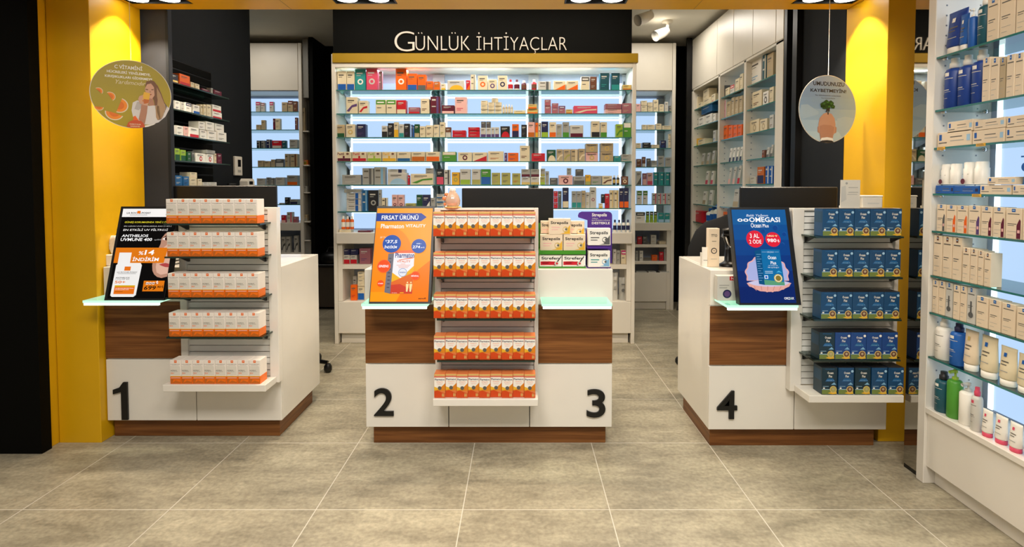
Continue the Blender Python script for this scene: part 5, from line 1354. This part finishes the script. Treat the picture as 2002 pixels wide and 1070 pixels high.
# cables by the left rack
q = MB()
for k in range(3): q.tube([(-.05, 0, .01+.018*k), (-.02, -.01, .018+.018*k), (.03, -.012, .012+.018*k), (.07, .01, .02+.016*k)], .004, 'white', 6)
tag(q.build('cable_bundle', None, (-1.81, 2.875, TOP+.004)), 'looped white cables beside the black sunscreen screen', 'cable')
# rolling stool behind counter one
u = empty('rolling_stool', (-1.62, 3.98, 0), 'black rolling stool behind counter 1, one castor showing', 'stool')
q = MB(); q.lathe([(.16, 0), (.18, .02), (.17, .06), (.0, .065)], M_FABRIC, (0, 0, .45), 24); q.build('seat', u)
q = MB(); q.lathe([(.028, .09), (.028, .45)], M_CHROME, (0, 0, 0), 14); q.build('gas_lift', u)
for k in range(5):
    a = 2*math.pi*k/5-.05; q = MB(); q.tube([(0, 0, .10), (.25*math.cos(a), .25*math.sin(a), .07)], [.022, .014], M_BLACK, 8); l = q.build('leg', u)
    q = MB(); q.lathe([(.018, -.03), (.028, -.012), (.028, .012), (.018, .03)], M_BLACK, (.25*math.cos(a), .25*math.sin(a), .031), 12); q.build('castor', l)
# black cloth-covered chair behind counter four
u = empty('office_chair', (1.44, 3.95, 0), 'office chair draped in black cloth behind counter four', 'chair')
q = MB(); vs = []; fs = []; nu, nv = 22, 12
for j in range(nv+1):
    for i in range(nu):
        v = j/nv; a = 2*math.pi*i/nu; rx = .31*(1-.10*v)*(1-.0*v) if v < .7 else .27*math.sqrt(max(0, 1-((v-.7)/.3)**2))+.002; ry = rx*.42
        f = 1+.05*math.sin(5*a+4*v); vs.append((rx*f*math.cos(a)+.06*v, ry*f*math.sin(a), .45+.67*v+.02*math.sin(2*a)))
for j in range(nv):
    for i in range(nu): k = (i+1) % nu; fs.append((j*nu+i, j*nu+k, (j+1)*nu+k, (j+1)*nu+i))
fs.append(tuple(range(nu))[::-1]); q.add(vs, fs, M_FABRIC, True); q.build('backrest', u, (-.02, 0, 0))
q = MB(); q.lathe([(.26, 0), (.28, .03), (.27, .08), (.0, .09)], M_FABRIC, (0, .12, .42), 24); q.build('seat', u)
q = MB(); q.lathe([(.03, .08), (.03, .42)], M_CHROME, (0, .1, 0), 14); q.build('gas_lift', u)
for k in range(5):
    a = 2*math.pi*k/5+.3; q = MB(); q.tube([(0, .1, .10), (.28*math.cos(a), .1+.28*math.sin(a), .065)], [.025, .015], M_BLACK, 8); l = q.build('leg', u)
    q = MB(); q.lathe([(.02, -.025), (.03, -.01), (.03, .01), (.02, .025)], M_BLACK, (.28*math.cos(a), .1+.28*math.sin(a), .03), 12); q.build('castor', l)
u = empty('jacket_bundle', (1.50, 3.62, TOP), 'black jacket heaped between chair and monitor four', 'jacket')
q = MB(); vs = []; fs = []
for j in range(nv+1):
    for i in range(nu):
        v = j/nv; a = 2*math.pi*i/nu; rx = .20*(1-v**2)**.5 if v < 1 else .003; f = 1+.08*math.sin(4*a+5*v)
        vs.append((rx*f*math.cos(a)+.05*v, rx*.5*f*math.sin(a), -.15+.46*v))
for j in range(nv):
    for i in range(nu): k = (i+1) % nu; fs.append((j*nu+i, j*nu+k, (j+1)*nu+k, (j+1)*nu+i))
q.add(vs, fs, M_FABRIC, True); q.build('cloth', u)
q = MB(); q.lathe([(.02, -.9), (.02, -.14)], M_BLACK, (0, 0, 0), 12); q.lathe([(.16, -.905), (.16, -.89)], M_BLACK, (0, 0, 0), 20); q.build('stand', u)

# ------------------------------------------------------------------ hanging round signs
def hang(px, py, y, rpx, rz, name, label, art):
    c = atY(px, py, y); r = rpx*y/F
    u = empty(name, c, label, 'hanging sign', 'round signs hanging from the soffit', (0, 0, rz))
    q = MB(); q.lathe([(r, -.0015), (r, .0015)], M_WHITE2, (0, 0, 0), 56); q.v = [(v[0], v[2], v[1]) for v in q.v]; q.f = [f[::-1] for f in q.f]
    art(q, r); q.build('disc', u)
    q = MB(); q.tube([(0, 0, r-.008), (0, 0, SOF-c.z)], .0012, M_WHITE2, 6); q.build('string', u)
    return u
def pz(pts, cx, cy, sx, sy, r, tilt=0):
    return [(((x-cx)/sx)*r, (-(y-cy)/sy+tilt*(x-cx)/sx)*r) for x, y in pts]
def artL(q, r):
    y = -.0016; G = mat('sign_olive_gold', 'A89414', .4)
    q.disc(0, 0, r*.985, G, 1, y, n=56)
    T = lambda pts: pz(pts, 628, 535, 568, 475, r, .07)
    def P(pts, m, l): q.poly(T(pts), m, l, y)
    skin = mat('sign_skin', 'D2A184', .5); skin2 = mat('sign_skin_dark', 'B27E62', .5); hair = mat('sign_hair', '7A5236', .5); hair2 = mat('sign_hair_light', 'B08C64', .5); sh = mat('sign_shirt', 'D9D2CC', .5); sh2 = mat('sign_shirt_fold', 'B8B0AA', .5)
    q.text('C VİTAMİNİ', -.40*r, .72*r, .28*r, .86*r, 'white', 2, .03, 0, y); q.text('HÜCRELERİ YENİLEMEYE,', -.58*r, .57*r, .48*r, .68*r, 'white', 2, .03, 0, y)
    q.text('KIRIŞIKLIKLARI GİDERMEYE', -.63*r, .43*r, .52*r, .54*r, 'white', 2, .03, 0, y); q.text('Yardımcıdır!', -.42*r, .28*r, .36*r, .40*r, 'cream', 2, 0, .35, y)
    P([(870, 345), (905, 330), (950, 345), (1005, 415), (1050, 520), (1090, 640), (1130, 700), (1090, 800), (1040, 890), (985, 900), (960, 760), (940, 620), (870, 500), (835, 400)], hair, 3)
    P([(985, 430), (1040, 530), (1085, 650), (1110, 720), (1060, 850), (1030, 880), (1010, 700), (985, 560)], hair2, 4)
    P([(640, 650), (700, 620), (760, 625), (850, 690), (960, 690), (1090, 660), (1165, 735), (1100, 850), (1000, 930), (880, 965), (800, 960), (640, 860), (620, 760)], sh, 3)
    P([(960, 690), (1010, 700), (1030, 880), (985, 900), (965, 860)], hair2, 5); P([(1000, 560), (1060, 600), (1110, 720), (1060, 850), (1010, 890), (975, 760)], hair2, 5)
    P([(850, 385), (905, 375), (945, 430), (955, 540), (915, 595), (870, 590), (835, 540), (812, 460)], skin, 6)
    P([(875, 590), (925, 590), (945, 680), (900, 760), (860, 700)], skin2, 5); P([(700, 640), (760, 640), (790, 690), (720, 760), (660, 740)], sh2, 4); P([(850, 700), (890, 770), (960, 700), (930, 690)], sh, 6)
    P([(840, 350), (900, 340), (945, 360), (985, 440), (975, 560), (955, 620), (945, 430), (905, 378), (850, 390), (815, 430)], hair, 7)
    P([(822, 458), (862, 462), (858, 474), (826, 470)], hair, 8); P([(905, 462), (940, 458), (938, 472), (908, 474)], hair, 8); P([(880, 480), (905, 500), (885, 508)], skin2, 8); P([(884, 528), (912, 530), (900, 545), (884, 540)], mat('sign_lips', 'A04838', .5), 8)
    P([(735, 560), (790, 540), (850, 560), (872, 640), (845, 695), (780, 685), (728, 640), (716, 600)], skin, 8)
    P([(760, 680), (848, 690), (835, 800), (800, 955), (715, 890), (745, 770)], skin2, 7)
    P([(800, 500), (888, 520), (862, 655), (805, 668), (768, 640), (785, 560)], 'yellow', 9); P([(790, 600), (872, 610), (862, 655), (805, 668), (768, 640)], 'amber', 10)
    for yy in (560, 592, 624, 652): P([(735, yy), (790, yy+12), (800, yy+28), (742, yy+18)], skin, 11)
    def seg(cx, cy, R_, a0, a1, l=3):
        p = pz([(cx, cy)], 628, 535, 568, 475, r, .07)[0]; k = R_/520*r
        for kk, m in ((1, 'cream'), (.88, mat('sign_orange_flesh', 'F08A1E', .5)), (.55, mat('sign_orange_core', 'E0700F', .5))):
            q.poly([(p[0]+k*kk*math.cos(R(a0+(a1-a0)*i/14)), p[1]+k*kk*math.sin(R(a0+(a1-a0)*i/14))) for i in range(15)], m, l, y); l += 1
    seg(452, 690, 115, -110, 70); seg(385, 790, 118, 170, 335); seg(330, 570, 70, -60, 120); seg(180, 500, 55, -40, 130); seg(180, 710, 60, 180, 350)
    P([(640, 850), (670, 835), (715, 900), (640, 900)], 'orange', 6)
    P([(545, 985), (570, 930), (620, 902), (690, 897), (750, 910), (790, 950), (802, 1000), (700, 1008), (620, 1006)], mat('sign_badge', 'C8501C', .5), 12)
    q.text('ÖNEMLİYORUM', -.07*r, -.90*r, .20*r, -.855*r, 'cream', 13, .02, 0, y); q.text('KAZANIYOR', -.05*r, -.965*r, .18*r, -.925*r, 'cream', 13, .02, 0, y)
    P([(800, 975), (900, 965), (960, 945), (930, 965), (850, 992), (802, 1000)], 'white', 12)
def artR(q, r):
    y = -.0016
    for i, c in enumerate(('92A6BE', '8AA4C0', '8CA8C2', '9AB4C6', 'A8C0CC', 'B4CAD0')):
        z1 = 1-i/3; z0 = z1-1/3; pts = []
        for k in range(9): z = z0+(z1-z0)*k/8; z = max(-.985, min(.985, z)); pts.append((math.sqrt(max(0, .985**2-z*z))*r, z*r))
        q.poly(pts+[(-a, b) for a, b in pts[::-1]], mat('sign_sky_'+c, c, .45), 1, y)
    T = lambda pts: pz(pts, 458, 525, 395, 462, r, 0)
    def P(pts, m, l): q.poly(T(pts), m, l, y)
    P([(90, 480), (180, 470), (260, 520), (330, 560), (330, 600), (200, 640), (100, 680), (70, 600)], mat('sign_cloud', 'A6BCC8', .5), 2)
    P([(590, 650), (700, 620), (830, 640), (780, 780), (660, 900), (590, 800)], mat('sign_cloud', 'A6BCC8', .5), 2)
    q.text('UMUDUNUZU', -.53*r, .68*r, .56*r, .80*r, 'dark', 3, .05, 0, y); q.text('KAYBETMEYİN!', -.62*r, .49*r, .63*r, .62*r, 'dark', 3, .05, 0, y)
    q.text('Saç dökülmesinin tedavisinde', -.45*r, .37*r, .45*r, .42*r, 'dgrey', 3, 0, 0, y); q.text('hizmetinizdeyiz', -.24*r, .29*r, .24*r, .34*r, 'dgrey', 3, 0, 0, y)
    skin = mat('sign_head', 'C49478', .5); sd = mat('sign_head_side', 'B6846A', .5)
    P([(330, 760), (318, 775), (320, 840), (335, 853), (350, 850)], sd, 4); P([(568, 758), (582, 775), (580, 840), (562, 855), (548, 850)], sd, 4)
    P([(395, 590), (450, 570), (510, 590), (550, 650), (566, 730), (560, 840), (538, 880), (530, 940), (360, 940), (350, 870), (335, 820), (328, 740), (345, 650)], skin, 5)
    P([(345, 760), (400, 740), (500, 745), (550, 770), (535, 880), (525, 940), (365, 940), (352, 870)], sd, 6)
    P([(358, 950), (375, 920), (450, 908), (525, 920), (540, 945), (530, 962), (365, 962)], 'white', 7); P([(345, 975), (380, 955), (450, 948), (520, 955), (550, 978), (480, 986), (400, 986)], 'dark', 8)
    tg = mat('sign_leaf', '1E4A1C', .6); tg2 = mat('sign_leaf_light', '3A7028', .6)
    for x, yy, rr in ((385, 470, 40), (430, 440, 42), (490, 450, 45), (520, 490, 32), (450, 490, 45), (400, 505, 28), (372, 490, 22)):
        p = T([(x, yy)])[0]; k = rr/430*r; q.poly([(p[0]+k*(1+.15*math.sin(7*a/18*6.28))*math.cos(a/18*6.283), p[1]+k*.8*(1+.15*math.sin(5*a/18*6.28))*math.sin(a/18*6.283)) for a in range(18)], tg, 9, y)
    for x, yy, rr in ((400, 455, 18), (450, 435, 18), (500, 450, 18), (470, 490, 18), (520, 485, 12)):
        p = T([(x, yy)])[0]; k = rr/430*r; q.poly([(p[0]+k*math.cos(a/8*6.283), p[1]+k*.7*math.sin(a/8*6.283)) for a in range(8)], tg2, 10, y)
    P([(440, 520), (418, 560), (436, 568), (448, 545), (450, 600), (462, 600), (462, 545), (475, 570), (478, 540), (470, 510)], 'dark', 10)
hang(257.5, 184.5, 2.80, 65.5, R(34), 'hanging_sign', 'round olive sign with woman drinking orange juice beside left pillar', artL)
hang(1618, 213.5, 3.02, 65.5, R(13.5), 'hanging_sign', 'round sky-blue sign with bald head and small tree', artR)

# ------------------------------------------------------------------ near right shelving unit
SX, SY = 1.79, 2.463
u = empty('side_shelving_unit', (SX+.13, 1.3, 0), 'tall white backlit unit with skincare at the right edge', 'shelving unit')
def sb(name, x0, x1, y0, y1, z0, z1, m, b=.002): q = MB(); q.box(x0-SX-.13, x1-SX-.13, y0-1.3, y1-1.3, z0, z1, m, b); return q.build(name, u)
q = MB(); q.box(-.13, .16, SY-1.3, SY+.046-1.3, 0, 2.5, M_WHITE, .002)
for k in range(48):
    z = .38+k*.043
    for x in (-.085, .06): q.box(x-.003, x+.003, SY-.0012-1.3, SY-.0001-1.3, z-.003, z+.003, M_BRK)
q.build('end_panel', u)
sb('end_panel', SX, SX+.29, .2, .24, 0, 2.5, M_WHITE)
sb('divider_panel', SX+.004, SX+.26, 1.82, 1.85, .345, 2.5, M_WHITE) if False else None
sb('back_panel', SX+.25, SX+.29, .24, SY, 0, 2.5, mat('blue_grey_back', 'A9B2C4', .4))
sb('light_panel', SX+.24, SX+.25, .26, SY-.05, .36, 2.45, M_PANEL); sb('led_strip', SX+.232, SX+.24, SY-.075, SY-.05, .36, 2.45, M_LED)
sb('top_panel', SX, SX+.29, .24, SY, 2.45, 2.5, M_WHITE)
NZ = (1.877, 1.650, 1.488, 1.290, 1.128, .933, .770, .574)
for z in NZ:
    q = MB(); x0, x1, y0, y1, t = -.125, .105, .245-1.3, SY-.003-1.3, .008
    vs = [(x0, y0, z-t), (x1, y0, z-t), (x1, y1, z-t), (x0, y1, z-t), (x0, y0, z), (x1, y0, z), (x1, y1, z), (x0, y1, z)]
    q.add(vs, [(0, 3, 2, 1), (4, 5, 6, 7)], M_GLASS); q.add(vs, [(0, 1, 5, 4), (1, 2, 6, 5), (2, 3, 7, 6), (3, 0, 4, 7)], M_GEDGE); g = q.build('glass_shelf', u)
    for x, y in ((-.10, SY-.018-1.3), (.08, SY-.018-1.3)):
        q = MB(); q.lathe([(.008, -.002), (.011, 0), (.011, .006)], M_CHROME, (x, y, z-.0145), 12); q.build('shelf_support', g)

sb('base_deck', SX, SX+.25, .24, SY, .32, .345, M_WHITE); sb('base_front', SX+.012, SX+.03, .24, SY, .078, .32, M_WHITE); sb('kick_board', SX+.05, SX+.07, .24, SY, 0, .078, M_WHITE)
for x, z in ((1.79, 1.488), ):
    pass
def tagprice(px, z):
    A = atX(px, 300, SX); q = MB(); q.box(-.022, .022, -.0015, 0, -.011, .001, 'yellow'); q.rect(-.018, -.008, .018, -.006, 'ink', 1, -.0015); q.rect(-.018, -.003, .012, -.001, 'ink', 1, -.0015)
    tag(q.build('price_tag', None, (SX+.0045, A.y, z), R(-90)), {0: 'small yellow price label at left end of flat carton shelf', 1: 'small yellow price label further right under flat cartons', 2: 'small yellow price label under the blue trays'}[tagprice.n], 'price tag', 'yellow price labels on the right unit'); tagprice.n += 1
tagprice.n = 0
for px, z in ((1838, NZ[2]), (1915, NZ[2]), (1910, NZ[3])): tagprice(px, z)
# mirror strip on the wall end beyond the unit
u2 = empty('mirror', (1.806, 2.60, 0), 'tall narrow mirror panel between right pillar and shelving unit', 'mirror')
q = MB(); q.box(.006, .03, -.082, .015, .02, 2.3, M_BLACK); q.build('backing', u2); q = MB(); q.box(.0, .006, -.082, .015, .02, 2.3, M_MIRROR); q.build('glass', u2)
q = MB(); q.box(.002, .03, -.082, .015, 0, .02, M_BLACK); q.build('foot', u2)

def big_row(spec, z, rowname):
    rows = [l.split(None, 5) for l in spec.strip().splitlines()]
    for i, r in enumerate(rows):
        x0, x1 = float(r[0]), float(r[1]); yt = r[2]; kind = r[3]; c = r[4]; desc = r[5]; base = None
        if '@' in yt: yt, base = yt.split('@'); base = float(base)
        Xp = SX+.012+(.002*(i % 3)); A = atX(x0, float(yt), Xp); B = atX(x1, float(yt), Xp); w = abs(A.y-B.y)*.97
        zb = z if base is None else atX(x0, base, Xp).z; h = A.z-zb; loc = (Xp, min((A.y+B.y)/2, SY-.006-w*.53), zb+.0003); rz = R(-90)
        c1, c2 = c.split(',')
        if kind == 'tube':
            q, k = tube_prod(w, h, c1, c2); o = q.build('squeeze_tube', None, loc, rz); k.build('cap', o); cat = 'tube'
        elif kind == 'bottle':
            q = MB(); rr = w/2; zb_ = h*.80; q.lathe([(rr*.92, 0), (rr, h*.02), (rr, zb_*.9), (rr*.85, zb_*.97), (rr*.4, zb_)], c1, (0, rr, 0), 22)
            fy = rr-.0  # flat printed patches follow the curved front
            def patch(a0, a1, z0, z1, m, e=1.012):
                n = 6; vs = []; 
                for t in range(n+1):
                    a = R(a0+(a1-a0)*t/n); vs += [(rr*e*math.sin(a), rr-rr*e*math.cos(a), z0), (rr*e*math.sin(a), rr-rr*e*math.cos(a), z1)]
                q.add(vs, [(2*t, 2*t+2, 2*t+3, 2*t+1) for t in range(n)], m)
            ink = 'lgrey' if c1 in ('navy', 'cobalt', 'dteal', 'blue', 'green', 'ocean') else 'ink'
            patch(-18, 18, h*.64, h*.71, 'white' if ink == 'lgrey' else c2); patch(-42, 42, h*.585, h*.598, ink); patch(-40, 20, h*.36, h*.375, ink); patch(-40, 30, h*.325, h*.332, ink); patch(-40, 10, h*.20, h*.207, ink)
            o = q.build('bottle', None, loc, rz)
            k = MB(); k.lathe([(rr*.45, zb_), (rr*.55, zb_+.002), (rr*.55, h*.90), (rr*.42, h*.92), (rr*.42, h)], c2, (0, rr, 0), 18); k.build('cap', o); cat = 'bottle'
        elif kind == 'pump':
            q = MB(); rr = w/2; zb_ = h*.78; q.lathe([(rr*.92, 0), (rr, h*.02), (rr, zb_*.93), (rr*.8, zb_*.98), (rr*.4, zb_)], c1, (0, rr, 0), 22); o = q.build('pump_bottle', None, loc, rz)
            k = MB(); k.lathe([(rr*.42, zb_), (rr*.42, zb_+h*.05), (rr*.15, zb_+h*.06), (rr*.15, h*.93)], c2, (0, rr, 0), 14); k.tube([(0, rr, h*.95), (0, rr-rr*.9, h*.93)], rr*.25, c2, 8); k.lathe([(rr*.3, h*.92), (rr*.3, h*.98)], c2, (0, rr, 0), 12); k.build('pump', o); cat = 'bottle'
        elif kind == 'pouch': o = pouch(w, h, c1, c2).build('refill_pouch', None, loc, rz); cat = 'pouch'
        elif kind == 'flat':
            q = MB(); q.box(-w/2, w/2, 0, .05, 0, h, c1, .001); q.rect(-w*.44, h*.45, -w*.36, h*.85, 'blue', 1); q.rect(-w*.45, h*.25, -w*.2, h*.32, 'ink', 1); q.rect(-w*.1, h*.6, w*.25, h*.66, 'ink', 1); q.rect(-w*.1, h*.35, w*.3, h*.4, 'grey', 1); q.rect(w*.38, h*.3, w*.48, h*.7, c2, 1)
            o = q.build('flat_carton', None, loc, rz); cat = 'box'
        elif kind == 'pack':      # white twin pack in clear film
            q = MB()
            for s in (-.25, .25): q.lathe([(w*.2, 0), (w*.22, .01), (w*.22, h*.72), (w*.20, h*.73), (w*.20, h*.97), (w*.18, h)], c1, (w*s, w*.25, 0), 16)
            q.disc(-w*.25, h*.14, w*.10, c2, 1, -.004+.0, n=14); q.rect(-w*.4, h*.45, -w*.1, h*.47, 'grey', 1, -.004+.01)
            o = q.build('twin_pack', None, loc, rz); k = MB(); k.box(-w*.49, w*.49, .0, w*.5, 0, h*.03, 'lgrey', .001); k.build('tray', o); cat = 'pack'
        else:
            d = .045; q = MB(); q.box(-w/2, w/2, 0, d, 0, h, c1, .001); lw = w*.24; q.rect(-lw/2, h*.88, lw/2, h*.985, 'blue' if kind != 'boxd' else 'brown', 1); q.rect(-lw*.3, h*.92, lw*.3, h*.95, 'sky', 2)
            q.rect(-w*.38, h*.80, w*.38, h*.825, 'ink', 1); q.rect(-w*.38, h*.48, w*.2, h*.50, 'ink', 1); q.rect(-w*.38, h*.43, w*.05, h*.445, 'dgrey', 1); q.rect(-w*.38, h*.24, w*.25, h*.25, 'grey', 1); q.rect(-w*.38, h*.12, w*.0, h*.13, 'grey', 1)
            if kind == 'boxb': q.poly([(w*.22, h*.02), (w*.48, h*.02), (w*.48, h*.60), (w*.40, h*.66), (w*.22, h*.45)], c2, 2); q.rect(w*.28, h*.2, w*.44, h*.3, 'rosy', 3)
            if kind == 'boxc': q.disc(0, h*.24, w*.3, c2, 3, n=14); q.rect(-w*.1, h*.3, w*.1, h*.62, c2, 2)
            o = q.build('skincare_carton', None, loc, rz); cat = 'box'
        tag(o, f'{desc}, {ordn(i+1)} from left, {rowname}, right-hand unit', cat, f'skincare on the {rowname} of the right-hand unit')
big_row('''1834 1870 30 tube cobalt,white dark blue squeeze tube with white cap
1871 1888 31 tube blue,white blue squeeze tube
1889 1903 18 pump blue,white bright blue pump bottle
1905 1929 -4 bottle dteal,white tall dark teal bottle
1931 1954 0 box beige,blue tall beige carton
1956 1986 -8 box beige,blue wide beige carton
1988 2014 -14 box beige,blue last beige carton''', NZ[0], 'top shelf')
big_row('''1839 1864.5 118 bottle cobalt,white navy blue bottle with white cap
1866 1891 112 bottle cobalt,white navy blue bottle with white cap
1892 1919.5 102 bottle cobalt,white largest navy blue bottle
1921.5 1936.5 115 box beige,blue beige carton
1937.5 1953.5 115 box beige,blue beige carton
1955.5 1966.5 114 box tan,blue narrow tan carton
1968.5 1984.5 109 box beige,blue beige carton
1985.5 2002 106 box beige,blue beige carton
2003 2022 104 box beige,blue cropped beige carton''', NZ[1], 'second shelf')
big_row('''1831 1898 261 flat beige,sky long beige carton lying flat
1901 1964 257 flat beige,sky long beige carton lying flat
1966 2020 251 flat beige,sky long beige carton lying flat
1852 1902 240@261 flat beige,sky beige carton lying on the lower row
1903.5 1965 237@256 flat beige,sky beige carton lying on the lower row
1968 2020 229@250 flat beige,sky beige carton lying on the lower row''', NZ[2], 'third shelf')
big_row('''1825.5 1861 363 flat blue,navy low blue tray
1862 1914 364 flat blue,navy low blue tray
1915.5 1978 362 flat beige,sky beige carton lying flat
1979.5 2020 362 flat beige,sky beige carton lying flat
1832 1869 322@361 pack white,maroon white twin bottle pack on blue tray
1874 1919 318@361 pack white,maroon white twin bottle pack on blue tray
1930 1986 347@361 flat beige,sky upper beige carton lying flat
1988 2025 286@361 pouch ocean,blue blue refill pouch''', NZ[3], 'fourth shelf')
big_row('''1832 1848.5 400 boxb beige,dgrey beige carton with grey bottle picture
1850.5 1869.5 401 boxb beige,orange beige carton with orange bottle picture
1871.5 1892 402 boxb beige,orange beige carton with orange bottle picture
1894 1916.5 402 boxb beige,purple beige carton with purple bottle picture
1918.5 1940 404 boxb beige,maroon beige carton with plum bottle picture
1942 1965 405 boxb beige,maroon beige carton with plum bottle picture
1967 1998 407 boxb beige,maroon wide beige carton with plum bottle picture
2000 2024 408 boxb beige,purple cropped beige carton''', NZ[4], 'fifth shelf')
big_row('''1826 1842 460 boxd beige,blue tall beige carton
1844 1861.5 462 boxd beige,blue tall beige carton
1863 1881 464 boxd beige,blue tall beige carton
1882.5 1896 484 boxd beige,blue shorter beige carton
1897.5 1911 486 boxd beige,blue shorter beige carton
1912.5 1923.5 490 boxd beige,blue shorter beige carton
1925 1938 494 boxd beige,blue shorter beige carton''', NZ[5], 'sixth shelf')
big_row('''1824 1834.5 547 box beige,blue narrow beige carton
1836 1848 549 box beige,blue narrow beige carton
1849.5 1863 552 boxc lgrey,dgrey pale carton with grey dropper picture
1864.5 1876.5 557 box beige,blue narrow beige carton
1878 1890 559 box beige,blue narrow beige carton
1891.5 1908 561 boxc lgrey,dgrey pale carton with grey dropper picture
1909.5 1932 578 box beige,blue beige carton
1934 1957 584 box beige,blue beige carton
1959 1986 591 box beige,blue wide beige carton
1988 2018 600 box beige,blue wide beige carton''', NZ[6], 'seventh shelf')
big_row('''1820 1844 619 bottle white,white white bottle
1850 1873.5 629 bottle blue,navy clear blue bottle
1876 1902 642 tube beige,gold beige squeeze tube
1907 1938 653 tube cream,blue wide cream squeeze tube
1944 1976 674 tube cream,blue wide cream squeeze tube
1979 2012 689 tube cream,blue wide cream squeeze tube''', NZ[7], 'eighth shelf')
big_row('''1821 1843 722 bottle dteal,dark dark teal bottle
1845 1866 717 pump green,lime bright green bottle with pale pump
1868 1892 742 pump white,lgrey white pump bottle
1894 1910 754 bottle lgrey,pink clear bottle with pink cap
1913 1933 797 tube white,pink white tube on pink cap
1937 1961 808 tube white,pink white tube on pink cap
1965 1990 822 tube white,pink white tube on pink cap
1994 2020 836 tube white,pink white tube on pink cap''', .345, 'base deck')
